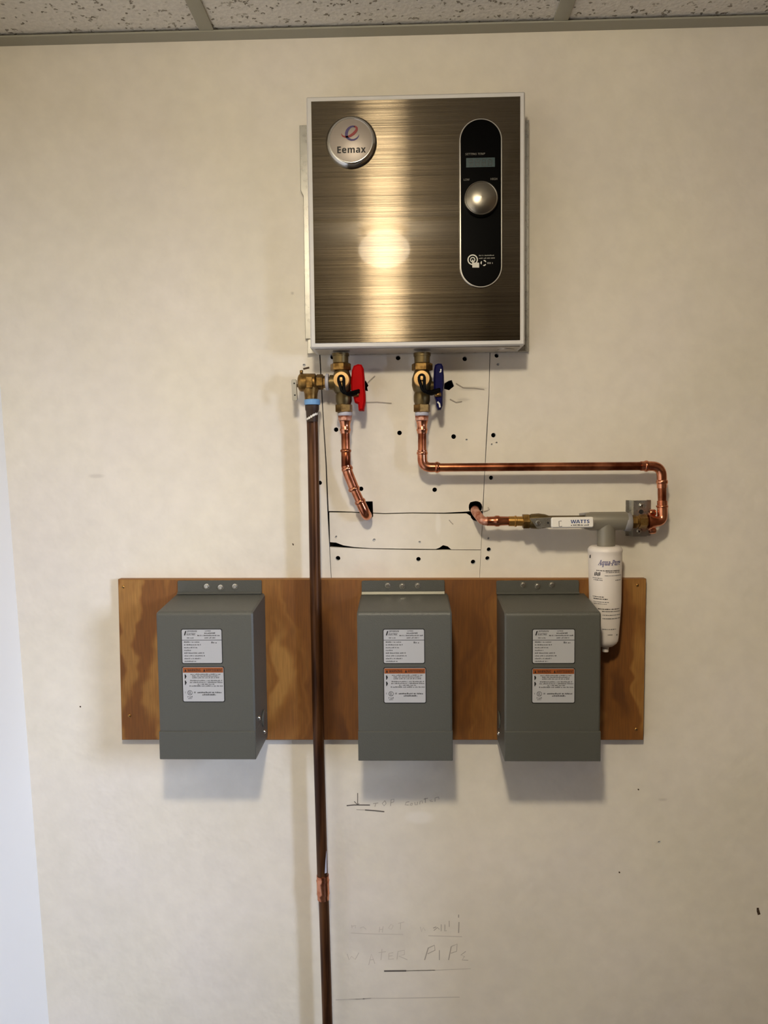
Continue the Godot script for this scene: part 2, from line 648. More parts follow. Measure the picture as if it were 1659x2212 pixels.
func _ready() -> void:
	CB = Basis(Vector3.UP, deg_to_rad(1.687)) * Basis(Vector3.RIGHT, deg_to_rad(-3.817)) * Basis(Vector3.BACK, deg_to_rad(-0.604))
	var cam := Camera3D.new()
	cam.name = "camera"
	cam.fov = rad_to_deg(2.0 * atan(1106.0 / F))
	cam.near = 0.02
	cam.transform = Transform3D(CB, CAM)
	add_child(cam)
	cam.current = true
	var env := Environment.new()
	env.background_mode = Environment.BG_COLOR
	env.background_color = Color(0.02, 0.02, 0.02)
	env.tonemap_mode = Environment.TONE_MAPPER_LINEAR
	env.tonemap_exposure = 1.0
	env.sdfgi_enabled = true
	env.ssao_enabled = true
	env.ssil_enabled = true
	var we := WorldEnvironment.new()
	we.name = "environment"
	we.environment = env
	add_child(we)
	var omni := OmniLight3D.new()
	omni.name = "ceiling_lamp_light"
	omni.position = LAMP
	omni.light_color = LAMP_COLOR
	omni.light_energy = 0.42
	omni.light_size = 0.056
	omni.omni_range = 8.0
	omni.omni_attenuation = 2.0
	omni.shadow_enabled = true
	add_child(omni)
	var down := SpotLight3D.new()
	down.name = "ceiling_lamp_downlight"
	down.spot_angle = 89.0
	down.spot_angle_attenuation = 1.0
	down.light_color = LAMP_COLOR
	down.light_energy = 1.3
	down.light_size = 0.056
	down.spot_range = 8.0
	down.spot_attenuation = 2.0
	down.transform = Transform3D(Basis(Vector3.RIGHT, -PI / 2), LAMP)
	down.shadow_enabled = true
	add_child(down)
	var day := AreaLight3D.new()
	day.name = "window_daylight"
	day.area_size = Vector2(0.7, 0.9)
	day.light_color = Color(0.81, 0.87, 1.0)
	day.light_energy = 12.3
	day.area_range = 8.0
	day.area_attenuation = 2.0
	day.transform = Transform3D(Basis(Vector3.UP, PI / 2), Vector3(2.185, 1.85, 2.15))
	day.shadow_enabled = true
	add_child(day)

	make_materials()
	build_room()
	build_wall_back()
	build_board()
	build_heater()
	build_boxes()
	build_hot_side()
	build_cold_side()
	build_filter_line()
	build_lamp()


const CEIL := 2.3
const LWX := -0.80

func build_room() -> void:
	var b := nb()
	b.box(Vector3(0.6, -0.05, 1.8), Vector3(3.6, 0.1, 4.2))
	struct("floor", b, M.floor)
	# left wall: leans a little, its corner with the back wall runs through the left edge of the photo
	var p0 := P(-2, 800, 0)
	var p1 := P(106, 2212, 0)
	var sl := (p1.x - p0.x) / (p1.y - p0.y)
	var x0 := p1.x - sl * p1.y
	var x1 := x0 + sl * 2.5
	b = nb()
	b.prism(PackedVector2Array([Vector2(x0 - 0.2, 0), Vector2(x0, 0), Vector2(x1, 2.5), Vector2(x1 - 0.2, 2.5)]), at(Vector3(0, 0, 0)), 3.7)
	struct("wall_left", b, M.plain_wall)
	b = nb()
	b.box(Vector3(0.6, 1.2, 3.75), Vector3(3.6, 2.6, 0.1))
	struct("wall_rear", b, M.rear)
	b = nb()                                                   # right wall, unseen; doorway to a brighter room, shaped to block part of the daylight
	b.box(Vector3(1.0, 1.2, 0.51), Vector3(0.1, 2.4, 1.02))
	b.box(Vector3(1.0, 2.07, 2.34), Vector3(0.1, 0.66, 2.72))
	b.box(Vector3(1.0, 0.87, 2.85), Vector3(0.1, 1.74, 1.7))
	struct("wall_right_unseen", b, M.rear)
	b = nb()                                                   # far wall of that room round the window
	b.box(Vector3(2.25, 0.7, 1.8), Vector3(0.1, 1.4, 3.9))
	b.box(Vector3(2.25, 2.4, 1.8), Vector3(0.1, 0.2, 3.9))
	b.box(Vector3(2.25, 1.85, 0.85), Vector3(0.1, 0.9, 1.9))
	b.box(Vector3(2.25, 1.85, 3.1), Vector3(0.1, 0.9, 1.2))
	struct("wall_far", b, M.rear)
	b = nb()
	b.box(Vector3(2.25, 1.85, 2.15), Vector3(0.01, 0.9, 0.7))
	var w := struct("window_1", b, M.sky_pane)
	var fr := nb()
	for s in [-1, 1]:
		fr.box(Vector3(2.22, 1.85 + s * 0.435, 2.15), Vector3(0.04, 0.03, 0.7))
		fr.box(Vector3(2.22, 1.85, 2.15 + s * 0.335), Vector3(0.04, 0.84, 0.03))
	obj("window_frame", fr, M.frame, w)

	# suspended ceiling: slab above, tiles laid on tees
	var pl := P(456, 112, 0.0)
	var pr := P(1204, 80, 0.0)
	var pitch := pr.x - pl.x
	var c := thing("ceiling", "", "")
	c.remove_meta("label")
	c.remove_meta("category")
	c.set_meta("kind", "structure")
	b = nb()
	b.box(Vector3(0.6, CEIL + 0.075, 1.8), Vector3(3.7, 0.1, 4.2))
	obj("ceiling_slab", b, M.plain_wall, c)
	for i in range(-1, 3):
		for k in 6:
			var x := pl.x + i * pitch
			var z := k * pitch
			if z > 3.5:
				continue
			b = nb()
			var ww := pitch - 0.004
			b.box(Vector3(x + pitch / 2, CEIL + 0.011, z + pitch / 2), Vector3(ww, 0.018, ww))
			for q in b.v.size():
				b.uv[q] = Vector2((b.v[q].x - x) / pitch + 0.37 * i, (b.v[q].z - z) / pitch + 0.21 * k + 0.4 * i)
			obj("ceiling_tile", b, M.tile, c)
	for i in range(0, 3):
		b = nb()
		b.box(Vector3(pl.x + i * pitch, CEIL - 0.001, 1.85), Vector3(0.0265, 0.003, 3.64), 0.0006)
		obj("ceiling_tee", b, M.grid, c)
	for k in range(1, 6):
		b = nb()
		b.box(Vector3(0.6, CEIL + 0.0005, k * pitch), Vector3(3.2, 0.003, 0.0265))
		obj("ceiling_tee", b, M.grid, c)
	b = nb()
	b.prism(PackedVector2Array([Vector2(0, -0.003), Vector2(0.031, -0.003), Vector2(0.031, 0), Vector2(0.002, 0), Vector2(0.002, 0.03), Vector2(0, 0.03)]), Transform3D(Basis(Vector3.BACK, Vector3.UP, Vector3.LEFT), Vector3(2.1, CEIL - 0.0015, 0.0)), 3.1)
	struct("trim_1", b, M.grid)


func px_poly(pts: Array, z := 0.0) -> PackedVector2Array:
	var o := PackedVector2Array()
	for p in pts:
		var q := P(p[0], p[1], z)
		o.append(Vector2(q.x, q.y))
	return o

func csg_cut(parent: Node, poly: PackedVector2Array, z0: float, depth: float) -> void:
	var c := CSGPolygon3D.new()
	c.name = "cut"
	c.polygon = poly
	c.depth = depth
	c.operation = CSGShape3D.OPERATION_SUBTRACTION
	c.position.z = z0
	parent.add_child(c, true)

func round_poly(x: float, y: float, r: float, rough := 0.0, k := 12) -> PackedVector2Array:
	var o := PackedVector2Array()
	var p := P(x, y, 0)
	for i in k:
		var a := TAU * i / k
		var q := L(r, 0) * (1.0 + rough * rng.randf_range(-1, 1))
		o.append(Vector2(p.x + cos(a) * q, p.y + sin(a) * q))
	return o

func build_wall_back() -> void:
	rng.seed = 11
	var root := Node3D.new()
	root.name = "wall_back"
	root.set_meta("kind", "structure")
	add_child(root)
	var b := nb()
	b.box(Vector3(0.6, 1.2, -0.14), Vector3(3.6, 2.6, 0.06))
	obj("wall_backing", b, M.cavity, root)
	var d := 0.0127
	# drywall sheet with the square opening that the patches fill
	var sheet := CSGPolygon3D.new()
	sheet.name = "drywall_sheet"
	sheet.polygon = PackedVector2Array([Vector2(-1.2, -0.02), Vector2(2.3, -0.02), Vector2(2.3, 2.45), Vector2(-1.2, 2.45)])
	sheet.depth = d
	sheet.material = M.wall
	root.add_child(sheet)
	csg_cut(sheet, px_poly([[688, 730], [690, 775], [697, 900], [703, 1000], [707, 1105], [711, 1178], [718, 1300], [1034, 1300], [1039, 1190], [1044, 1100], [1047, 1030], [1053, 930], [1057, 850], [1060, 730]]), 0.01, 0.05)
	for h in [[1073, 768, 4.6], [1066, 940, 5], [1061, 1032, 4.6], [1056, 1187, 4.6], [1053, 1206, 4.6], [691, 1043, 4.6]]:
		csg_cut(sheet, round_poly(h[0], h[1], h[2]), 0.01, 0.05)
	for h in [[1076, 787, 3.2], [1062, 960, 2], [1073, 956, 2], [1055, 1163, 2.2], [1424, 1819, 2.6], [657, 789, 3.4]]:
		csg_cut(sheet, round_poly(h[0], h[1], h[2], 0.25, 8), 0.01, 0.0135)
	var panels := [
		["drywall_panel", [[690.5, 742], [692.5, 775], [699, 900], [705.5, 1000], [710, 1104], [760, 1105.2], [830, 1108.6], [890, 1107.1], [960, 1107.6], [1008, 1105], [1025, 1103], [1042, 1104], [1046, 1030], [1051, 930], [1055.8, 850], [1058.2, 742]], 0.0, "large square of cut drywall behind the two valves"],
		["drywall_strip", [[711.5, 1107], [760, 1107.3], [830, 1110.6], [890, 1109.2], [960, 1110], [1008, 1109.3], [1022, 1118], [1042, 1119], [1038.5, 1187], [975, 1187], [967, 1180], [957, 1177.5], [949, 1183], [941, 1186], [860, 1185], [800, 1184], [765, 1181.5], [742, 1178], [726, 1172], [713, 1171]], 0.0012, "narrow strip of cut drywall with a torn lower edge"],
		["drywall_panel", [[712.5, 1182], [742, 1183.5], [800, 1186], [900, 1188], [1038.5, 1188.6], [1033.5, 1290], [718.4, 1290]], 0.0, "lower piece of cut drywall above the plywood board"],
	]
	var holes := [
		[[718, 771, 5], [860, 773, 5], [1004, 775, 5], [726, 928, 5], [863, 935, 5], [980, 943, 5.2], [780, 1056, 5], [939, 1058, 5]],
		[],
		[[730, 1206, 5.2], [904, 1208, 5], [1022, 1214, 5]],
	]
	for k in 3:
		var c := CSGPolygon3D.new()
		c.name = panels[k][0]
		c.polygon = px_poly(panels[k][1])
		c.depth = d
		c.position.z = panels[k][2]
		c.material = M.wall
		c.set_meta("label", panels[k][3])
		root.add_child(c, true)
		for h in holes[k]:
			csg_cut(c, round_poly(h[0], h[1], h[2]), 0.01, 0.05)
		if k == 0:
			csg_cut(c, px_poly([[789, 1083], [805, 1083], [806, 1112], [782, 1112], [784, 1100]]), 0.01, 0.05)   # square pipe hole
			csg_cut(c, round_poly(1027, 1096, 14.5, 0.08, 16), 0.01, 0.05)
			csg_cut(c, px_poly([[960, 828], [970, 822], [976, 821], [981, 834], [970, 843], [959, 840]]), 0.01, 0.05)
			csg_cut(c, px_poly([[782, 824], [790, 822], [796, 833], [793, 837], [795, 845], [786, 843]]), 0.01, 0.05)
			csg_cut(c, round_poly(1008, 950, 2.2), 0.01, 0.0135)
		if k == 1:
			csg_cut(c, px_poly([[782, 1100], [806, 1100], [806, 1116], [795, 1124], [785, 1120]]), 0.01, 0.05)
			csg_cut(c, round_poly(1030, 1112, 14), 0.01, 0.05)
			for h in [[726, 1160, 2.4], [808, 1167, 3.2], [907, 1171, 3]]:
				csg_cut(c, round_poly(h[0], h[1], h[2], 0.3, 9), 0.01, 0.0135)
	# rust and dirt spots, scratches
	b = nb()
	for s in [[1637, 1961, 1637, 1966, 5], [1637, 1966, 1640, 1976, 6], [1337, 1883, 1339, 1886, 3], [1378, 1704, 1380, 1707, 2.6], [632, 1174, 634, 1178, 2.5], [651, 800, 652, 803, 6], [655, 797, 668, 794, 4], [173, 1525, 174, 1528, 3]]:
		b.ribbon([P(s[0], s[1], 0.0004), P(s[2], s[3], 0.0004)], L(s[4], 0), Vector3.BACK)
	obj("dirt_mark", b, M.stain, root)
	b = nb()
	for s in [[[790, 869], [815, 868.5], [846, 871]], [[985, 828], [1000, 837], [1025, 838], [1046, 841]], [[972, 862], [985, 869], [998, 867]], [[970, 1123], [974, 1128], [979, 1133]], [[1043, 1105], [1052, 1103], [1057, 1100], [1054, 1096]], [[793, 828], [803, 818], [810, 812]]]:
		var q := []
		for p in s:
			q.append(P(p[0], p[1], 0.0016))
		b.ribbon(q, L(2.0, 0), Vector3.BACK)
	obj("scratch", b, M.pencil_mid, root)
	# pencil writing
	writing(root, "pencil_note", M.pencil, [[[410, 303, 470, 297, 600, 298], 3.4], [[500, 200, 500, 297], 2.2], [[472, 268, 500, 297, 512, 285], 2.2], [[560, 338, 640, 344, 717, 352], 3.6]])
	writing(root, "pencil_note", M.pencil_mid, [[[490, 335, 560, 338], 2], [[626, 286, 668, 281], 2], [[648, 284, 640, 312], 2], [[722, 262, 700, 285, 715, 305, 732, 285, 722, 262], 2], [[768, 306, 772, 255, 796, 250, 794, 272, 772, 280], 2],
		[[920, 270, 895, 275, 887, 296, 915, 298], 2.2], [[935, 285, 925, 300, 942, 300, 946, 284, 935, 283], 2], [[965, 275, 968, 296, 984, 296, 988, 272], 2], [[1005, 292, 1008, 268, 1025, 264, 1028, 284], 2], [[1050, 240, 1052, 280], 2.4], [[1038, 250, 1072, 242], 2.4], [[1085, 260, 1105, 255, 1090, 270, 1112, 268], 2], [[1130, 270, 1130, 240, 1160, 232, 1162, 250], 2]])
	writing(root, "pencil_note", M.pencil_soft, [[[450, 1275, 455, 1300], 2], [[450, 1285, 485, 1280, 480, 1300], 2], [[520, 1300, 545, 1290, 570, 1310], 2], [[675, 1335, 680, 1290], 2], [[700, 1335, 708, 1285], 2], [[676, 1312, 704, 1310], 2], [[770, 1270, 750, 1300, 775, 1310, 790, 1280, 770, 1270], 1.6], [[830, 1262, 880, 1250], 2], [[850, 1258, 848, 1310], 2],
		[[1010, 1290, 1020, 1330, 1035, 1295, 1050, 1320], 2], [[445, 1340, 560, 1346, 750, 1350, 870, 1352], 2], [[1075, 1362, 1200, 1366, 1350, 1370], 2.4],
		[[415, 1510, 430, 1560, 450, 1530, 480, 1555, 510, 1500], 2], [[590, 1600, 612, 1510, 640, 1590], 2.2], [[598, 1560, 632, 1556], 2], [[670, 1500, 730, 1492], 2.2], [[698, 1470, 690, 1560], 2.2], [[790, 1500, 755, 1505, 752, 1555, 795, 1550], 2.2], [[755, 1528, 785, 1525], 2], [[820, 1555, 828, 1490, 880, 1480, 880, 1515, 835, 1528, 905, 1558], 2.4],
		[[320, 1884, 480, 1879, 600, 1872, 800, 1872, 1000, 1868, 1330, 1862], 3], [[900, 1650, 1130, 1643, 1420, 1630], 2.2]])
	writing(root, "pencil_note", M.pencil_mid, [[[1115, 1300, 1140, 1290], 3], [[1120, 1320, 1150, 1295, 1165, 1310], 2.4], [[1180, 1270, 1180, 1325], 2], [[1210, 1270, 1210, 1325, 1225, 1320], 2], [[1245, 1240, 1246, 1290], 2], [[1322, 1190, 1322, 1215], 3], [[1325, 1250, 1322, 1340], 3.2],
		[[1045, 1560, 1075, 1460], 3], [[1075, 1462, 1125, 1440, 1130, 1480, 1070, 1510], 2.2], [[1165, 1480, 1165, 1560], 2.4], [[1240, 1560, 1262, 1450], 3], [[1262, 1450, 1310, 1430, 1305, 1490, 1258, 1505], 2], [[1380, 1490, 1340, 1520, 1370, 1530, 1350, 1560, 1400, 1562], 2]])
	writing(root, "pencil_note", M.pencil, [[[715, 1650, 800, 1649, 895, 1648], 5], [[895, 1648, 1000, 1645, 1130, 1643], 2]])
	writing(root, "pencil_note", M.pencil_mid, [[[430, 1880, 520, 1878, 610, 1872], 3]])

func writing(root: Node, called: String, m: Material, strokes: Array) -> void:
	var b := nb()
	for s in strokes:
		var q := []
		for i in s[0].size() / 2:
			q.append(P(640 + s[0][i * 2] / 3.77, 1660 + s[0][i * 2 + 1] / 3.77, 0.0004))
		b.ribbon(q, L(s[1] * 0.75, 0), Vector3.BACK)
	obj(called, b, m, root)


func rect_of(c: Array, z: float) -> Dictionary:               # the upright rectangle that best fits four pixel corners (tl, tr, br, bl) at depth z
	var q := []
	for p in c:
		q.append(P(p[0], p[1], z))
	var ang: float = ((q[1] - q[0]).y / (q[1] - q[0]).x + (q[2] - q[3]).y / (q[2] - q[3]).x) / 2
	return {"c": (q[0] + q[1] + q[2] + q[3]) / 4, "w": (q[0].distance_to(q[1]) + q[3].distance_to(q[2])) / 2, "h": (q[0].distance_to(q[3]) + q[1].distance_to(q[2])) / 2, "roll": ang}


func build_board() -> void:
	var z := 0.018
	var r := rect_of([[254.5, 1251.5], [1396.5, 1250.5], [1390, 1599], [263, 1598.5]], z)
	var t := thing("plywood_board", "long stained plywood board screwed to the wall behind three grey metal boxes", "board", at(Vector3(r.c.x, r.c.y, 0)))
	var tl := P(254.5, 1251.5, z)
	var tr := P(1396.5, 1250.5, z)
	var br := P(1390, 1599, z)
	var bl := P(263, 1598.5, z)
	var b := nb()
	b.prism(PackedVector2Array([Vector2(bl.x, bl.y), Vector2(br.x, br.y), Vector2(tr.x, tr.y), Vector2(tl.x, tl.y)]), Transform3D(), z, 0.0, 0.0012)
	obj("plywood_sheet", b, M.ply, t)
	for s in [[266, 1268], [280, 1546], [1377, 1264], [1374, 1575]]:
		screw(P(s[0], s[1], z - 0.0003), Vector3.BACK, L(3.6), 0.002, M.brass_bright, t)


func build_heater() -> void:
	var d := 0.09
	var r := rect_of([[671, 219], [1123, 209.5], [1124, 734], [682, 742.5]], d)
	var H := Transform3D(Basis(Vector3.BACK, r.roll), Vector3(r.c.x, r.c.y, 0))
	var t := thing("water_heater", "tankless electric water heater with a brushed stainless front and a black control strip", "water heater", H)
	var w: float = r.w
	var h: float = r.h
	var bd := L(10.5, d)
	# mounting plate on the wall, wider than the case, with a hooked foot at the lower left
	var b := nb(H)
	var a0: Vector3 = loc(H, 647, 272, 0.006)
	var a1: Vector3 = loc(H, 1142, 760, 0.006)
	var pr := nb(H)
	var foot: Vector3 = loc(H, 662, 764, 0.01)
	b.prism(PackedVector2Array([Vector2(a0.x + 0.004, foot.y + 0.028), Vector2(a0.x + 0.03, foot.y + 0.028), Vector2(a0.x + 0.05, a1.y), Vector2(a1.x, a1.y), Vector2(a1.x, a0.y), Vector2(a0.x, a0.y), Vector2(a0.x, a0.y - 0.12), Vector2(a0.x + 0.005, a0.y - 0.13)]), at(Vector3(0, 0, 0.001)), 0.008, 0.0, 0.001)
	obj("mounting_plate", b, M.galv, t)
	b = nb(H)
	var fx := a0.x + 0.008
	b.prism(PackedVector2Array([Vector2(fx + 0.001, foot.y + 0.026), Vector2(fx, foot.y - 0.001), Vector2(fx + 0.019, foot.y), Vector2(fx + 0.0165, foot.y + 0.004), Vector2(fx + 0.0105, foot.y + 0.006), Vector2(fx + 0.007, foot.y + 0.0115), Vector2(fx + 0.0095, foot.y + 0.017), Vector2(fx + 0.009, foot.y + 0.023), Vector2(fx + 0.0065, foot.y + 0.028)]), at(Vector3(0, 0, 0.009)), 0.004, 0.0, 0.001)
	obj("mounting_foot", b, M.zinc, t)
	# sheet-metal case
	b = nb(H)
	b.prism(MB.rrect(w + 2 * bd, h + 2 * bd, 0.003, 3), at(Vector3(0, 0, 0.009)), d - 0.009, 0.0, 0.0025)
	var case_ := obj("case", b, M.frame, t)
	b = nb(H)
	b.box(Vector3(0, -h / 2 - bd - 0.0008, 0.048), Vector3(w + 0.002, 0.002, 0.066), 0.0005)
	b.rod(Vector3(0.165, -h / 2 - bd - 0.003, 0.05), Vector3(0.165, -h / 2 - bd, 0.05), 0.016, 20)
	obj("bottom_plate", b, M.satin, case_)
	b = nb(H)
	b.prism(PackedVector2Array([Vector2(-w, -h) / 2, Vector2(w, -h) / 2, Vector2(w, h) / 2, Vector2(-w, h) / 2]), at(Vector3(0, 0, d - 0.002)), 0.0032, 0.0, 0.0003)
	obj("front_panel", b, M.steel, t, "brushed stainless steel front")
	var zf := d + 0.0012
	# round badge
	var c: Vector3 = loc(H, 759, 308.5, zf)
	var R := L(52, d)
	b = nb(H)
	b.lathe(Vector3(c.x, c.y, zf), Vector3.BACK, [Vector2(0, R * 1.03), Vector2(0.002, R * 1.03), Vector2(0.006, R * 0.99), Vector2(0.0095, R * 0.93), Vector2(0.011, R * 0.885), Vector2(0.011, R * 0.85), Vector2(0.0105, R * 0.84)], 48)
	var badge := obj("logo_badge", b, M.chrome, t, "round silver badge")
	b = nb(H)
	b.lathe(Vector3(c.x, c.y, zf + 0.0104), Vector3.BACK, [Vector2(0, R * 0.85), Vector2(0.0004, R * 0.83), Vector2(0.0006, 0)], 40)
	obj("badge_face", b, M.badge, badge)
	var zb := zf + 0.0114
	var red := [[598, 595, 2], [605, 635, 18], [630, 665, 30], [680, 682, 36], [740, 678, 40], [800, 655, 54], [860, 615, 60], [910, 565, 60], [938, 520, 54], [940, 480, 48], [915, 455, 38], [880, 445, 34]]
	var blu := [[895, 447, 34], [850, 443, 32], [805, 455, 40], [760, 490, 52], [725, 540, 62], [708, 600, 64], [708, 650, 62], [725, 695, 54], [765, 730, 46], [820, 750, 40], [880, 746, 36], [935, 718, 30], [975, 675, 20], [995, 625, 4]]
	for k in 2:
		b = nb(H)
		var q := []
		var ws := []
		for p in [red, blu][k]:
			q.append(emb(H, zb, p[0], p[1]))
			ws.append(L(p[2] / 10.37, zb))
		b.ribbon(q, ws, Vector3.BACK)
		obj("emblem", b, [M.emblem_red, M.emblem_blue][k], badge)
	b = nb(H)
	letters(b, "Eemax", font("Droid Sans", 700), at(emb(H, zb, 822, 965) + Vector3(0, 0, 0.0002)), L(60, zb), L(13.5, zb))
	obj("badge_lettering", b, M.ink, badge)
	# control strip
	var cc: Vector3 = loc(H, 1038.5, 440.5, zf)
	var cw := L(84, zf)
	var ch := L(342, zf)
	b = nb(H)
	b.prism(MB.rrect(cw + L(7, d), ch + L(6, d), (cw + L(6, d)) / 2 - 0.0001, 14), at(Vector3(cc.x, cc.y, zf)), 0.0022, 0.0, 0.001)
	var cp := obj("control_bezel", b, M.chrome, t)
	b = nb(H)
	b.prism(MB.rrect(cw, ch, cw / 2 - 0.0001, 14), at(Vector3(cc.x, cc.y, zf + 0.001)), 0.0022, 0.0, 0.0006)
	var face := obj("control_panel", b, M.black, t, "glossy black control strip")
	var zc := zf + 0.0034
	b = nb(H)
	var l0: Vector3 = loc(H, 1038, 351, zc)
	b.box(Vector3(l0.x, l0.y, zc), Vector3(L(60, zc), L(19, zc), 0.0004))
	obj("display", b, M.lcd, face, "small dim liquid crystal display")
	b = nb(H)
	for k in 4:                                               # seven-segment digits
		var cx := l0.x + L(-20 + k * 13.3, zc)
		for s in [[0, 6.4, 1], [0, 0, 1], [0, -6.4, 1], [-3.6, 3.2, 0], [3.6, 3.2, 0], [-3.6, -3.2, 0], [3.6, -3.2, 0]]:
			b.box(Vector3(cx + L(s[0], zc), l0.y + L(s[1], zc), zc + 0.0003), Vector3(L(6 if s[2] else 1.6, zc), L(1.6 if s[2] else 5.4, zc), 0.0002))
	obj("display_segments", b, M.lcd_on, face)
	b = nb(H)
	letters(b, "SETTING TEMP", font("Droid Sans", 400), at(loc(H, 1026.5, 332.5, zc)), L(41, zc), L(4.2, zc), 0.15)
	obj("panel_lettering", b, M.dim_print, face)
	b = nb(H)
	letters(b, "LOW", font("Droid Sans", 400), at(loc(H, 1008, 388, zc)), L(12, zc), L(4.2, zc))
	obj("panel_lettering", b, M.dim_print, face)
	b = nb(H)
	letters(b, "HIGH", font("Droid Sans", 400), at(loc(H, 1067, 386.5, zc)), L(14, zc), L(4.2, zc))
	obj("panel_lettering", b, M.dim_print, face)
	b = nb(H)
	dashes(b, H, loc(H, 1051, 551.5, zc), L(32, zc), L(2.6, zc), 3)
	dashes(b, H, loc(H, 1052, 557.5, zc), L(34, zc), L(2.6, zc), 4)
	dashes(b, H, loc(H, 1060, 568, zc), L(14, zc), L(4, zc), 5)
	obj("panel_small_print", b, M.dim_print, face).set_meta("kind", "stuff")
	b = nb(H)
	var ic: Vector3 = loc(H, 1021, 561, zc)
	b.disc(ic, Vector3.BACK, L(11, zc), 24, L(8.6, zc))
	b.disc(ic, Vector3.BACK, L(5.6, zc), 20, L(3.6, zc))
	var hp := PackedVector2Array()
	for p in [[1019.5, 561], [1022.5, 561], [1023, 567], [1035, 567.5], [1035, 578], [1020.5, 578], [1020, 571]]:
		var q: Vector3 = loc(H, p[0], p[1], zc)
		hp.append(Vector2(q.x, q.y))
	b.prism(hp, at(Vector3(0, 0, zc - 0.0002)), 0.0003)
	var rc: Vector3 = loc(H, 1044.6, 568, zc)
	for k in 3:
		var q := []
		for i in 6:
			var a := TAU * k / 3 + 0.3 + i * 0.26
			q.append(rc + Vector3(cos(a), sin(a), 0) * L(5.2, zc))
		b.ribbon(q, [L(0.8, zc), L(2, zc), L(2.6, zc), L(2.6, zc), L(2, zc), L(0.8, zc)], Vector3.BACK)
	obj("touch_symbol", b, M.white_print, face)
	var kc: Vector3 = loc(H, 1038, 433.5, zf)
	b = nb(H)
	var kr := L(35.5, zf)
	b.lathe(Vector3(kc.x, kc.y, zc - 0.001), Vector3.BACK, [Vector2(0, kr), Vector2(0.010, kr * 0.99), Vector2(0.0125, kr * 0.965), Vector2(0.013, kr * 0.93), Vector2(0.0125, kr * 0.9), Vector2(0.0155, kr * 0.72), Vector2(0.0175, kr * 0.48), Vector2(0.0186, kr * 0.24), Vector2(0.019, 0)], 48)
	obj("dial", b, M.dial, t, "domed silver temperature dial")

func dashes(b: MB, H: Transform3D, c: Vector3, w: float, h: float, s: int) -> void:   # a line of print too small to read
	rng.seed = s
	var x := -w / 2
	while x < w / 2 - h * 0.4:
		var l := minf(h * rng.randf_range(0.35, 0.9), w / 2 - x)
		var hh := h * rng.randf_range(0.55, 1.0)
		b.box(c + Vector3(x + l / 2, (hh - h) / 2, 0.0), Vector3(l, hh, 0.00012))
		x += l + h * (rng.randf_range(0.12, 0.3) if rng.randf() < 0.8 else 0.7)


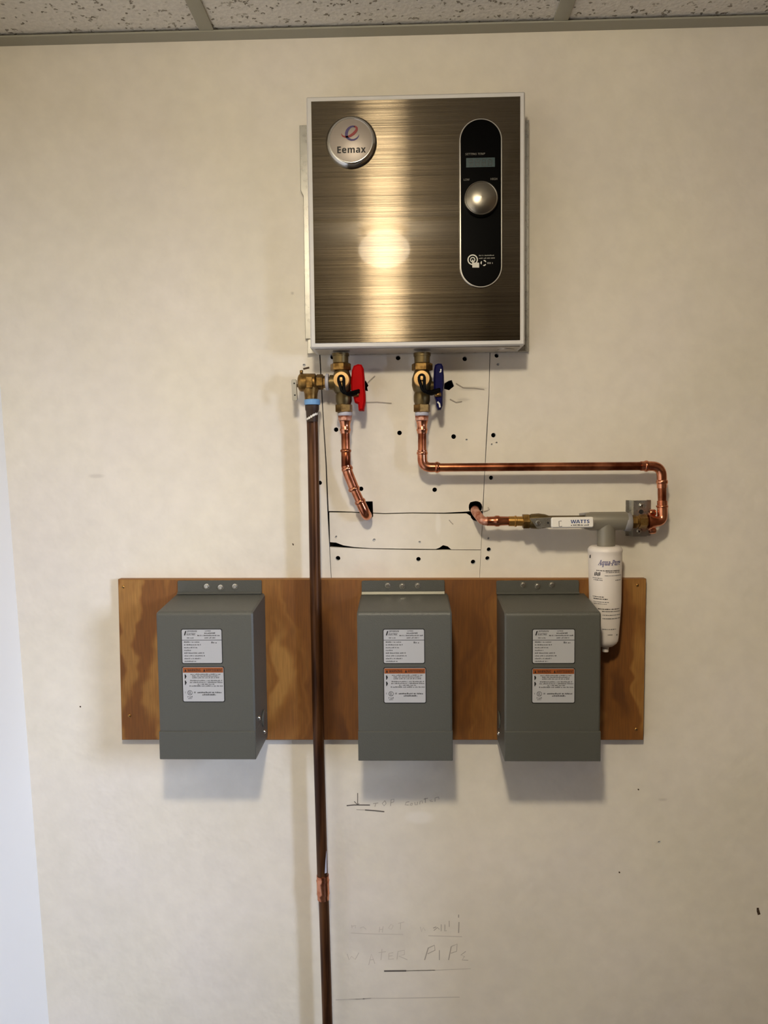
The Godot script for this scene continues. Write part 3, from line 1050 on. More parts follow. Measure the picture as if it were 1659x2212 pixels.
func build_boxes() -> void:
	var zb := 0.0186
	var zf := 0.142
	var spec := [
		[[[336, 1321], [545.5, 1321], [552.5, 1640], [346, 1641]], 384, 566, "leftmost grey transformer box, on the wide end of the plywood left of the tall pipe"],
		[[[770, 1321], [975.5, 1321], [978, 1643], [775.5, 1644]], 781, 960.5, "middle grey transformer box, the one standing just right of the tall pipe"],
		[[[1090.5, 1322], [1299, 1322], [1297, 1644.5], [1090.5, 1645]], 1072, 1250, "rightmost grey transformer box, partly hiding the white filter cartridge"],
	]
	var labels := [[[392.5, 1360, 480, 1432], [394.5, 1441, 484.5, 1515]], [[828.5, 1360, 916.5, 1432], [829.5, 1443, 919.5, 1517.5]], [[1151, 1360, 1240.5, 1432], [1150, 1444, 1240.5, 1517.5]]]
	var screws := [[[447, 1267], [477, 1269], [508, 1267]], [[838, 1264.5], [869, 1266], [902.5, 1265]], [[1130, 1263], [1161, 1266], [1192, 1263]]]
	for k in 3:
		var s: Array = spec[k]
		var r := rect_of(s[0], zf)
		var t := thing("transformer_box", s[3], "electrical box", at(Vector3(r.c.x, r.c.y - r.h / 2, zb)), "grey metal boxes on the plywood board")
		var w: float = r.w
		var top: float = r.c.y + r.h / 2
		var bot: float = r.c.y - r.h / 2
		var rear_top := P((s[1] + s[2]) / 2.0, 1283, zb + 0.004).y
		# body: a side outline (z, y) drawn across the width
		var out := PackedVector2Array([Vector2(zb, bot + 0.002), Vector2(zf - 0.002, bot + 0.002)])
		for p in MB.rrect(0.016, 0.016, 0.008, 5).slice(6, 12):
			out.append(Vector2(zf - 0.0088 + p.x, top - 0.008 + p.y))
		out.append(Vector2(zb, rear_top))
		var B := Transform3D(Basis(Vector3.BACK, Vector3.UP, Vector3.LEFT), Vector3(r.c.x + w / 2, 0, 0))
		var b := nb()
		b.prism(out, B, w, 0.003, 0.003)
		obj("body", b, M.enamel, t)
		# the wiring cover across the lower part stands a little proud
		var seam := P((s[0][0][0] + s[0][1][0]) / 2.0, 1580, zf).y
		b = nb()
		b.box(Vector3(r.c.x, (bot + seam) / 2, (zf + zb) / 2 + 0.004), Vector3(w + 0.0012, seam - bot, zf - zb - 0.0068), 0.0012)
		obj("wiring_cover", b, M.enamel, t)
		# hanging flange with screws and the folded lip
		var fa := P(s[1], 1254, zb)
		var fb := P(s[2], 1284, zb)
		b = nb()
		b.prism(MB.rrect(fb.x - fa.x, fa.y - fb.y, 0.003, 3), at(Vector3((fa.x + fb.x) / 2, (fa.y + fb.y) / 2, zb)), 0.003, 0.0, 0.0006)
		var fl := obj("mounting_flange", b, M.enamel, t)
		b = nb()
		b.box(Vector3((fa.x + fb.x) / 2, rear_top + 0.0022, zb + 0.0065), Vector3(fb.x - fa.x, 0.0062, 0.0016), 0.0005, Basis(Vector3.RIGHT, -0.41 if k == 1 else -0.95))
		obj("flange_lip", b, M.lip if k == 1 else M.enamel, t)  # lamp glint of the middle lip put in by paler metal and tilt
		for q in screws[k]:
			var c := P(q[0], q[1], zb + 0.003)
			b = nb()
			b.lathe(c, Vector3.BACK, [Vector2(0, L(6.5)), Vector2(0.001, L(6.5)), Vector2(0.0012, L(4.5)), Vector2(0.004, L(4.4)), Vector2(0.005, L(3.4)), Vector2(0.005, 0)], 16)
			obj("mounting_screw", b, M.zinc, fl)
		# knockouts and screws on the sides
		for sx in [-1, 1]:
			var xs: float = r.c.x + sx * (w / 2 + 0.0004)
			b = nb()
			b.rod(Vector3(xs, bot + 0.05, zb + 0.045), Vector3(xs + sx * 0.0022, bot + 0.05, zb + 0.045), 0.016, 20, 0.0006)
			obj("knockout", b, M.enamel, t)
			if k == 1 or (k == 0) == (sx < 0):
				continue
			if k == 0:
				screw(Vector3(xs, bot + 0.066, zb + 0.09), Vector3(sx, 0, 0), 0.0042, 0.004, M.zinc, t, "side_screw", false)
			screw(Vector3(xs, bot + 0.022, zb + 0.04), Vector3(sx, 0, 0), 0.0042, 0.004, M.zinc, t, "side_screw", false)
		rating_label(t, labels[k][0], zf - 0.0008)
		warning_label(t, labels[k][1], zf - 0.0008)

func sticker(t: Node, q: Array, z: float, called: String, label: String) -> Array:
	var a := P(q[0], q[1], z)
	var b := P(q[2], q[3], z)
	var c := Vector3((a.x + b.x) / 2, (a.y + b.y) / 2, z)
	var w := b.x - a.x
	var h := a.y - b.y
	var m := nb()
	m.prism(MB.rrect(w + 0.0026, h + 0.0026, 0.0032, 4), at(c + Vector3(0, 0, -0.0002)), 0.0004)
	var e := obj(called, m, M.ink, t, label)
	m = nb()
	m.prism(MB.rrect(w, h, 0.0026, 4), at(c), 0.0005)
	obj("label_face", m, M.label, e)
	return [e, c + Vector3(0, 0, 0.0006), w, h]

func rating_label(t: Node, q: Array, z: float) -> void:
	var s := sticker(t, q, z, "rating_label", "white rating label with a dark maker's mark")
	var e: Node = s[0]
	var c: Vector3 = s[1]
	var w: float = s[2]
	var h: float = s[3]
	var b := nb()
	b.box(lab(c, w, h, 0.5, 0.315), Vector3(w, h * 0.014, 0.00012))
	b.prism(PackedVector2Array([Vector2(0.055, 0.17), Vector2(0.085, 0.175), Vector2(0.12, 0.03), Vector2(0.085, 0.05)]), Transform3D(Basis(Vector3(w, 0, 0), Vector3(0, -h, 0), Vector3.BACK), lab(c, w, h, 0, 0)), 0.0001)
	letters(b, "JEFFERSON", font("Droid Sans", 700), at(lab(c, w, h, 0.255, 0.055)), w * 0.25, h * 0.06, 0.2)
	letters(b, "ELECTRIC", font("Droid Sans", 700), at(lab(c, w, h, 0.235, 0.14)), w * 0.22, h * 0.06, 0.2)
	obj("maker_mark", b, M.ink, e)
	b = nb()
	var I := Transform3D()
	dashes(b, I, lab(c, w, h, 0.66, 0.04), w * 0.15, h * 0.03, 1)
	dashes(b, I, lab(c, w, h, 0.72, 0.105), w * 0.30, h * 0.045, 2)
	dashes(b, I, lab(c, w, h, 0.68, 0.175), w * 0.58, h * 0.04, 3)
	dashes(b, I, lab(c, w, h, 0.72, 0.245), w * 0.3, h * 0.035, 4)
	dashes(b, I, lab(c, w, h, 0.22, 0.245), w * 0.18, h * 0.035, 5)
	dashes(b, I, lab(c, w, h, 0.82, 0.385), w * 0.16, h * 0.05, 6)
	for k in 8:
		dashes(b, I, lab(c, w, h, 0.05 + [0.40, 0.42, 0.34, 0.2, 0.5, 0.52, 0.42, 0.32][k] / 2, 0.37 + k * 0.082), w * [0.40, 0.42, 0.34, 0.2, 0.5, 0.52, 0.42, 0.32][k], h * 0.036, 10 + k)
	obj("label_print", b, M.grey_ink, e)

func warning_label(t: Node, q: Array, z: float) -> void:
	var s := sticker(t, q, z, "warning_label", "white warning label with an orange band")
	var e: Node = s[0]
	var c: Vector3 = s[1]
	var w: float = s[2]
	var h: float = s[3]
	var b := nb()
	b.box(lab(c, w, h, 0.5, 0.085), Vector3(w * 0.985, h * 0.15, 0.00012))
	obj("warning_band", b, M.orange, e)
	b = nb()
	for u in [0.07, 0.53]:
		var p: Vector3 = lab(c, w, h, u, 0.09) + Vector3(0, 0, 0.0001)
		b.prism(PackedVector2Array([Vector2(-0.03, -0.04) * h, Vector2(0.03, -0.04) * h, Vector2(0, 0.045) * h]), at(p), 0.0001)
	letters(b, "WARNING", font("Droid Sans", 700), at(lab(c, w, h, 0.28, 0.09) + Vector3(0, 0, 0.0001)), w * 0.32, h * 0.075)
	letters(b, "AVERTISSEMENT", font("Droid Sans", 700), at(lab(c, w, h, 0.77, 0.09) + Vector3(0, 0, 0.0001)), w * 0.40, h * 0.075)
	var I := Transform3D()
	for v_ in [0.27, 0.45]:                                   # shock symbols in the margin
		b.ribbon([lab(c, w, h, 0.055, v_ - 0.06), lab(c, w, h, 0.07, v_), lab(c, w, h, 0.055, v_ + 0.07)], [w * 0.02, w * 0.045, w * 0.012], Vector3.BACK)
	letters(b, "US", font("Droid Sans", 700), at(lab(c, w, h, 0.285, 0.735)), w * 0.045, h * 0.045)
	letters(b, "C", font("Droid Sans", 700), at(lab(c, w, h, 0.055, 0.735)), w * 0.02, h * 0.045)
	obj("warning_lettering", b, M.ink, e)
	b = nb()
	for k in 3:
		dashes(b, I, lab(c, w, h, 0.56, 0.205 + k * 0.05), w * [0.74, 0.66, 0.66][k], h * 0.034, 30 + k)
	for k in 4:
		dashes(b, I, lab(c, w, h, 0.57, 0.39 + k * 0.052), w * [0.78, 0.8, 0.42, 0.82][k], h * 0.034, 40 + k)
	b.disc(lab(c, w, h, 0.165, 0.745), Vector3.BACK, w * 0.062, 24, w * 0.05)
	letters(b, "UL", font("Droid Sans", 700), at(lab(c, w, h, 0.165, 0.745)), w * 0.065, h * 0.09)
	dashes(b, I, lab(c, w, h, 0.165, 0.86), w * 0.12, h * 0.04, 50)
	dashes(b, I, lab(c, w, h, 0.165, 0.91), w * 0.1, h * 0.03, 51)
	obj("label_print", b, M.grey_ink, e)
	b = nb()
	dashes(b, I, lab(c, w, h, 0.65, 0.735), w * 0.6, h * 0.045, 52)
	dashes(b, I, lab(c, w, h, 0.64, 0.80), w * 0.34, h * 0.045, 53)
	obj("label_print", b, M.mid_ink, e)


# ---------------------------------------------------------------- plumbing
const ZV := 0.05
const ZP := 0.045

func service_valve(called: String, label: String, cx: float, cap_at: Array, handle: Array, hm: Material, xo: Array) -> Node3D:
	# cx: pixel x of the body; built from the heater's underside down to the copper adapter
	var z := ZV
	var t := thing(called, label, "valve", at(P(cx + xo[3], 893, z)))
	var r := L(1, z)
	var b := nb()
	b.lathe(P(cx + xo[0], 784, z), Vector3.UP, [Vector2(0, 16.5 * r), Vector2(14 * r, 17 * r), Vector2(14 * r, 18.5 * r), Vector2(xo[4] * r, 18.5 * r)], 28)
	obj("inlet_nipple", b, M.brass_dark, t)
	b = nb()
	b.lathe(P(cx + xo[0], 802, z), Vector3.UP, [Vector2(0, 17 * r), Vector2(2 * r, 22.5 * r), Vector2(15 * r, 22.5 * r), Vector2(17.5 * r, 18 * r), Vector2(17.5 * r, 10 * r)], 6, true, PI / 6 + 0.35)
	obj("union_nut", b, M.brass, t)
	b = nb()
	b.lathe(P(cx + xo[1], 849, z), Vector3.UP, [Vector2(0, 15 * r), Vector2(6 * r, 19 * r), Vector2(16 * r, 21.5 * r), Vector2(30 * r, 21.5 * r), Vector2(40 * r, 18 * r), Vector2(48 * r, 15 * r)], 28)
	b.lathe(P(cx + xo[2], 893, z), Vector3.UP, [Vector2(0, 13 * r), Vector2(20 * r, 15.5 * r), Vector2(26 * r, 17.5 * r), Vector2(38 * r, 17.5 * r), Vector2(46 * r, 15 * r)], 28)
	# boss that carries the drain cap
	var cp := P(cap_at[0], cap_at[1], 0.094)
	b.lathe(Vector3(cp.x, cp.y, z), Vector3.BACK, [Vector2(0, 15 * r), Vector2(0.03, 14.5 * r), Vector2(0.036, 13.5 * r)], 24)
	# stem that carries the handle
	var sy := P(cx, 834, z).y
	var hx := P(handle[0][0], 834, z).x
	b.lathe(Vector3(P(cx, 834, z).x, sy, z), Vector3.RIGHT, [Vector2(0, 11 * r), Vector2(hx - P(cx, 834, z).x - 4 * r, 10 * r), Vector2(hx - P(cx, 834, z).x + 6 * r, 7 * r)], 18)
	obj("valve_body", b, M.brass_dark, t)
	b = nb()
	b.lathe(P(cx + xo[2], 891, z), Vector3.UP, [Vector2(0, 15 * r), Vector2(1.5 * r, 18.5 * r), Vector2(16 * r, 18.5 * r), Vector2(18 * r, 15 * r)], 6, true, 0.3)
	obj("outlet_nut", b, M.brass, t)
	b = nb()
	b.lathe(P(cx + xo[3], 898, z), Vector3.UP, [Vector2(0, 13.5 * r), Vector2(2 * r, 14.5 * r), Vector2(5 * r, 14.8 * r), Vector2(8 * r, 13.5 * r)], 24)
	obj("thread_tape", b, M.tape, t)
	# drain cap with its retaining strap
	b = nb()
	var cr := L(17, 0.09)
	b.lathe(Vector3(cp.x, cp.y, 0.078), Vector3.BACK, [Vector2(0, cr * 0.9), Vector2(0.001, cr), Vector2(0.013, cr), Vector2(0.0148, cr * 0.95), Vector2(0.0152, cr * 0.4), Vector2(0.0158, 0)], 36)
	var cap := obj("drain_cap", b, M.brass_cap, t, "round brass drain cap")
	b = nb()
	b.lathe(Vector3(cp.x, cp.y, 0.093), Vector3.BACK, [Vector2(0, L(4.6)), Vector2(0.004, L(4.6)), Vector2(0.0052, L(3.8)), Vector2(0.0056, 0)], 20)
	obj("cap_knob", b, M.brass_cap, cap)
	b = nb()
	var zs := 0.0965
	for side in [-1, 1]:
		var q := []
		for p in [[-5.4 * side, -3], [-5.6 * side, 4], [-3.6 * side + 2, 14], [2.5 - 2.6 * side, 22], [8 - 1.5 * side, 30]]:
			q.append(P(cap_at[0] + p[0], cap_at[1] + p[1], zs))
		q.append(P(cap_at[0] + 20, cap_at[1] + 32 - 3 * side, zs - 0.008))
		q.append(P(cap_at[0] + 38, cap_at[1] + 26 - 2 * side, zs - 0.03))
		b.tube(fillet(q, 0.012, 4), L(3.3), 10)
	var ring := []
	for i in 15:
		var a := PI * i / 14
		ring.append(P(cap_at[0], cap_at[1], zs) + Vector3(cos(a), sin(a) * 1.0, 0) * L(5.6) + Vector3(0, L(2), 0))
	b.tube(ring, L(2.4), 10)
	obj("cap_strap", b, M.rubber, t, "black rubber strap")
	# handle
	b = nb()
	var hp := PackedVector2Array()
	for p in handle:
		var q := P(p[0], p[1], 0.066)
		hp.append(Vector2(q.x, q.y))
	b.prism(hp, at(Vector3(0, 0, 0.036)), 0.032, 0.0025, 0.003)
	var ho := obj("handle", b, hm, t)
	b = nb()
	b.rod(P(handle[0][0] + 1, 853, 0.07), P(handle[0][0] + 15, 852, 0.07), 4.4 * r, 14, 0.001)
	obj("handle_pin", b, M.brass, ho)
	return t


func build_hot_side() -> void:
	var red_shape := [[760, 800], [764, 790], [773, 786.5], [781, 787.5], [784.5, 794], [786.5, 815], [787, 838], [788.5, 850], [789, 866], [786.5, 880], [785.5, 886.5], [774.5, 886.5], [773.5, 872], [766, 869], [763.5, 858], [759, 848], [757.5, 825]]
	var t := service_valve("hot_service_valve", "brass service valve with a red handle under the water heater", 739, [737, 819.5], red_shape, M.red, [-3, 0, 4, 6, 20])
	var r := L(1, ZV)
	# relief valve on the side outlet
	var y := 826.0
	var A := P(722, y, ZV)
	var b := nb()
	b.lathe(A, Vector3.LEFT, [Vector2(-4 * r, 16 * r), Vector2(9 * r, 16 * r), Vector2(9 * r, 12 * r), Vector2(13 * r, 12 * r)], 24)
	obj("side_outlet", b, M.brass_dark, t)
	var rv := thing("relief_valve", "brass pressure relief valve with a steel test lever left of the red handle", "valve", at(P(674, 862, ZV)))
	b = nb()
	b.lathe(P(711, y - 1, ZV), Vector3.LEFT, [Vector2(0, 13 * r), Vector2(1 * r, 17.5 * r), Vector2(6 * r, 18 * r), Vector2(8 * r, 14 * r)], 24)
	obj("thread_tape", b, M.tape, rv)
	b = nb()
	b.lathe(P(703, y - 1, ZV), Vector3.LEFT, [Vector2(0, 13 * r), Vector2(4 * r, 13.5 * r), Vector2(5.5 * r, 16.5 * r), Vector2(18 * r, 16.5 * r), Vector2(20 * r, 13 * r), Vector2(24 * r, 13 * r)], 6, true, 0.5)
	obj("inlet_nut", b, M.brass, rv)
	b = nb()
	b.lathe(P(683, y, ZV), Vector3.LEFT, [Vector2(0, 16 * r), Vector2(2 * r, 19 * r), Vector2(30 * r, 19.5 * r), Vector2(34 * r, 19 * r), Vector2(37 * r, 16.5 * r), Vector2(39 * r, 12 * r), Vector2(40 * r, 0)], 28)
	b.lathe(P(672, 864, ZV), Vector3.UP, [Vector2(0, 13.5 * r), Vector2(14 * r, 14.5 * r), Vector2(22 * r, 17 * r), Vector2(34 * r, 18 * r)], 24)
	obj("valve_body", b, M.brass, rv)
	b = nb()
	b.box(P(668, 826, ZV + 0.0155), Vector3(14 * r, 24 * r, 0.006), 0.001)
	b.rod(P(651, 807, ZV), P(651, 800, ZV), 3.5 * r, 12, 0.0005)
	obj("body_boss", b, M.brass, rv)
	b = nb()
	b.prism(MB.rrect(11.5 * r, 45 * r, 3 * r, 4), Transform3D(Basis(Vector3.BACK, 0.035), P(636.3, 843, ZV + 0.008)), 0.0032, 0.0, 0.0008)
	var lv := obj("test_lever", b, M.zinc, rv)
	b = nb()
	for p in [[635.5, 828], [637, 853.5]]:
		b.disc(P(p[0], p[1], ZV + 0.0114), Vector3.BACK, 1.8 * r, 10)
	obj("lever_hole", b, M.dark, lv)
	b = nb()
	b.rod(P(638, 833, ZV + 0.004), P(646, 833, ZV + 0.004), 3.4 * r, 12)
	obj("lever_stem", b, M.brass_dark, rv)

	# the tall discharge pipe down past the board
	var dp := thing("discharge_pipe", "tall brown copper pipe running down past the plywood board", "pipe", at(P(707, 2260, ZP)))
	b = nb()
	b.lathe(P(674.5, 875, ZV), Vector3.UP, [Vector2(0, 13 * r), Vector2(0.5 * r, 16.8 * r), Vector2(11 * r, 17.2 * r), Vector2(12.5 * r, 14 * r)], 28)
	obj("blue_collar", b, M.blue_tape, dp, "light blue plastic collar")
	b = nb()
	b.lathe(P(674.7, 911, ZV), Vector3.UP, [Vector2(0, 12.4 * r), Vector2(8 * r, 12.8 * r), Vector2(22 * r, 13.4 * r), Vector2(26 * r, 15 * r), Vector2(35 * r, 15.2 * r), Vector2(36 * r, 12 * r)], 24)
	obj("pipe_adapter", b, M.old_dark, dp)
	b = nb()                                                  # smear of white paint
	var sm := P(674.7, 900, ZV)
	for i in 14:
		var a := -1.1 + i * 0.16
		var a2 := a + 0.16
		for q in [[a, a2]]:
			var pts := []
			for k in [q[0], q[1]]:
				pts.append(sm + Vector3(sin(k) * 13.6 * r, (2.0 * sin(k * 2.2) + 4 * k) * r, cos(k) * 13.6 * r))
			b.ribbon(pts, (2.0 + 3.5 * absf(sin(i * 1.3))) * r, Vector3(sin(a), 0, cos(a)))
	obj("paint_smear", b, M.paint, dp)
	b = nb()
	b.tube([P(674.5, 908, ZP), P(676, 960, ZP), P(681, 1250, ZP), P(687, 1560, ZP), P(694, 1800, ZP), P(697, 1905, ZP)], L(12.2, ZP), 24)
	obj("pipe", b, M.old, dp)
	b = nb()
	b.tube([P(697.5, 1900, ZP), P(700, 1960, ZP), P(707.5, 2212, ZP), P(709, 2262, ZP)], L(11.6, ZP), 24)
	obj("pipe", b, M.old, dp)
	b = nb()
	var ca := P(698.5, 1942, ZP)
	var cu := (P(697, 1886, ZP) - ca)
	b.lathe(ca, cu, [Vector2(0, 11 * r), Vector2(0, 13.4 * r), Vector2(10 * r, 13.6 * r), Vector2(13 * r, 14.8 * r), Vector2(17 * r, 14.2 * r), Vector2(40 * r, 14.2 * r), Vector2(44 * r, 15 * r), Vector2(47 * r, 13.8 * r), Vector2(56 * r, 13.8 * r), Vector2(56 * r, 11 * r)], 28)
	obj("coupling", b, M.copper, dp, "brighter copper coupling")
	b = nb()
	b.ribbon([P(705.2, 1838, ZP + 0.0085), P(704.2, 1862, ZP + 0.0085), P(703.8, 1886, ZP + 0.0085)], [0.5 * r, 3.5 * r, 5.5 * r], Vector3(0.6, 0, 0.8))  # thin pale strip, widening downwards
	obj("pale_sliver", b, M.tape, dp)

	# hot outlet: short run of copper fittings into the wall
	var hpipe := thing("hot_water_pipe", "short crooked run of bright copper fittings from the red-handled valve into the wall", "pipe", at(P(745, 905, ZP)))
	adapter(hpipe, 745.5, 746)
	b = nb()
	b.rod(P(746, 930, ZP), P(747, 975, ZP), L(9.2, ZP), 24)
	obj("pipe", b, M.pipe, hpipe)
	var pa := P(747, 970, ZP)
	var pb := P(747.5, 1010, ZP)
	b = nb()
	b.rod(pa, pb, L(10.2, ZP), 24, 0.001)
	b.bead(P(747, 974, ZP), pb - pa, L(9.6, ZP), L(2.4, ZP), L(3.4, ZP))
	obj("pipe_coupling", b, M.pipe, hpipe)
	b = nb()
	b.tube(fillet([P(748, 1006, ZP), P(751, 1020, ZP), P(767, 1060, ZP)], 0.014), L(11, ZP), 20)
	b.bead(P(750, 1013, ZP), P(752, 1020, ZP) - P(748, 1006, ZP), L(10.5, ZP), L(2.2, ZP), L(4, ZP))
	b.bead(P(764.5, 1056, ZP), P(767, 1060, ZP) - P(751, 1020, ZP), L(10.5, ZP), L(2.4, ZP), L(4, ZP))
	obj("elbow", b, M.copper, hpipe)
	b = nb()
	b.rod(P(764, 1053, ZP), P(780, 1088, ZP), L(9.4, ZP), 20)
	obj("pipe", b, M.copper, hpipe)
	b = nb()
	b.tube(fillet([P(776, 1080, ZP), P(792, 1114, ZP - 0.003), P(794.5, 1113, -0.04)], 0.03, 12), L(10.8, ZP), 20)
	b.bead(P(778, 1084, ZP), P(792, 1114, ZP) - P(776, 1080, ZP), L(10.2, ZP), L(2, ZP), L(4, ZP))
	obj("elbow", b, M.copper, hpipe)


func adapter(t: Node, x0: float, x1: float) -> void:          # copper adapter with eight flats and a soldered neck
	var r := L(1, ZP)
	var b := nb()
	b.lathe(P(x0, 911, ZP), Vector3.UP, [Vector2(0, 11 * r), Vector2(3 * r, 14.5 * r), Vector2(14 * r, 15 * r), Vector2(16 * r, 13 * r)], 8, true, 0.25)
	obj("copper_adapter", b, M.flux, t)
	b = nb()
	var a := P(x1, 937, ZP)
	b.lathe(a, P(x0, 908, ZP) - a, [Vector2(0, 9 * r), Vector2(0.5 * r, 10.6 * r), Vector2(5 * r, 10.8 * r), Vector2(7 * r, 12.2 * r), Vector2(10 * r, 12.2 * r), Vector2(12 * r, 10.8 * r), Vector2(20 * r, 11 * r), Vector2(27 * r, 13 * r)], 24)
	obj("adapter_neck", b, M.copper, t)


func build_cold_side() -> void:
	var blue_shape := [[938, 797], [940, 788], [946, 785], [954, 785.5], [957, 792], [959, 812], [959, 832], [956.5, 846], [956, 860], [956, 876], [953, 884], [946, 884.5], [943, 876], [943, 866], [940, 858], [937.5, 846], [937, 820]]
	var cv := service_valve("cold_service_valve", "brass service valve with a dark blue handle under the water heater", 911.5, [911, 817], blue_shape, M.blue, [0.5, 0, 0, 0, 21])
	var b := nb()
	b.ribbon([P(952.5, 797, 0.0684), P(952, 803, 0.0684), P(949.5, 804, 0.0684)], L(2.6), Vector3.BACK)
	obj("worn_print", b, M.white_print, cv)
	b = nb()
	b.ribbon([P(945, 868, 0.0684), P(949, 872, 0.0684), P(950.5, 880, 0.0684)], L(3.4), Vector3.BACK)
	obj("worn_print", b, M.white_print, cv)
	var t := thing("cold_water_pipe", "copper pipe running right from the blue-handled valve and turning down to the filter", "pipe", at(P(911, 905, ZP)))
	adapter(t, 911.5, 912)
	var R := L(9.0, ZP)
	b = nb()
	b.rod(P(912, 932, ZP), P(911.8, 982, ZP), R, 24)
	obj("pipe", b, M.pipe, t)
	b = nb()
	var Re := L(10.4, ZP)
	b.tube(fillet([P(911.8, 972, ZP), P(912.5, 1009.5, ZP), P(950, 1009.5, ZP)], 0.026, 10), Re, 22)
	b.bead(P(911.9, 979, ZP), Vector3.UP, Re * 0.96, L(2, ZP), L(3.5, ZP))
	b.bead(P(944, 1009.5, ZP), Vector3.RIGHT, Re * 0.96, L(2.2, ZP), L(4, ZP))
	obj("elbow", b, M.copper, t)
	b = nb()
	b.rod(P(944, 1009.8, ZP), P(1400, 1006.8, ZP), R, 24)
	obj("pipe", b, M.pipe, t)
	b = nb()
	b.tube(fillet([P(1384, 1006.8, ZP), P(1429, 1007, ZP), P(1430, 1054, ZP)], 0.032, 10), Re, 22)
	b.bead(P(1396, 1006.8, ZP), Vector3.RIGHT, Re * 0.96, L(2.2, ZP), L(4, ZP))
	b.bead(P(1430, 1041, ZP), Vector3.UP, Re * 0.96, L(2.4, ZP), L(4.5, ZP))
	obj("elbow", b, M.copper, t)
	b = nb()
	b.rod(P(1430, 1046, ZP), P(1430.5, 1092, ZP), R, 24)
	obj("pipe", b, M.pipe, t)
	b = nb()
	b.tube(fillet([P(1430.5, 1082, ZP), P(1431, 1127, ZP + 0.004), P(1402, 1127, ZP + 0.008)], 0.028, 10), Re * 1.02, 22)
	b.bead(P(1430.5, 1094, ZP), Vector3.UP, Re * 0.96, L(2.6, ZP), L(3, ZP))
	var r := L(1, ZP)
	var c := P(1402, 1127, ZP + 0.008)
	b.lathe(c + Vector3(-3 * r, 0, 0), Vector3.RIGHT, [Vector2(0, 10 * r), Vector2(0, 18 * r), Vector2(4 * r, 18 * r), Vector2(9 * r, 15 * r), Vector2(20 * r, 11 * r)], 24)
	for yy in [1107.5, 1145.5]:                               # the two fixing ears
		var e := P(1408.5, yy, ZP - 0.004)
		b.lathe(e + Vector3(-6.5 * r, 0, 0.002), Vector3.RIGHT, [Vector2(0, 0), Vector2(0, 6.5 * r), Vector2(2 * r, 7.5 * r), Vector2(11 * r, 7.5 * r), Vector2(13 * r, 6 * r), Vector2(13 * r, 0)], 16)
	b.box(P(1405, 1126.5, ZP - 0.002), Vector3(9 * r, 38 * r, 10 * r), 0.001)
	obj("drop_ear_elbow", b, M.copper, t, "copper elbow with two fixing ears")


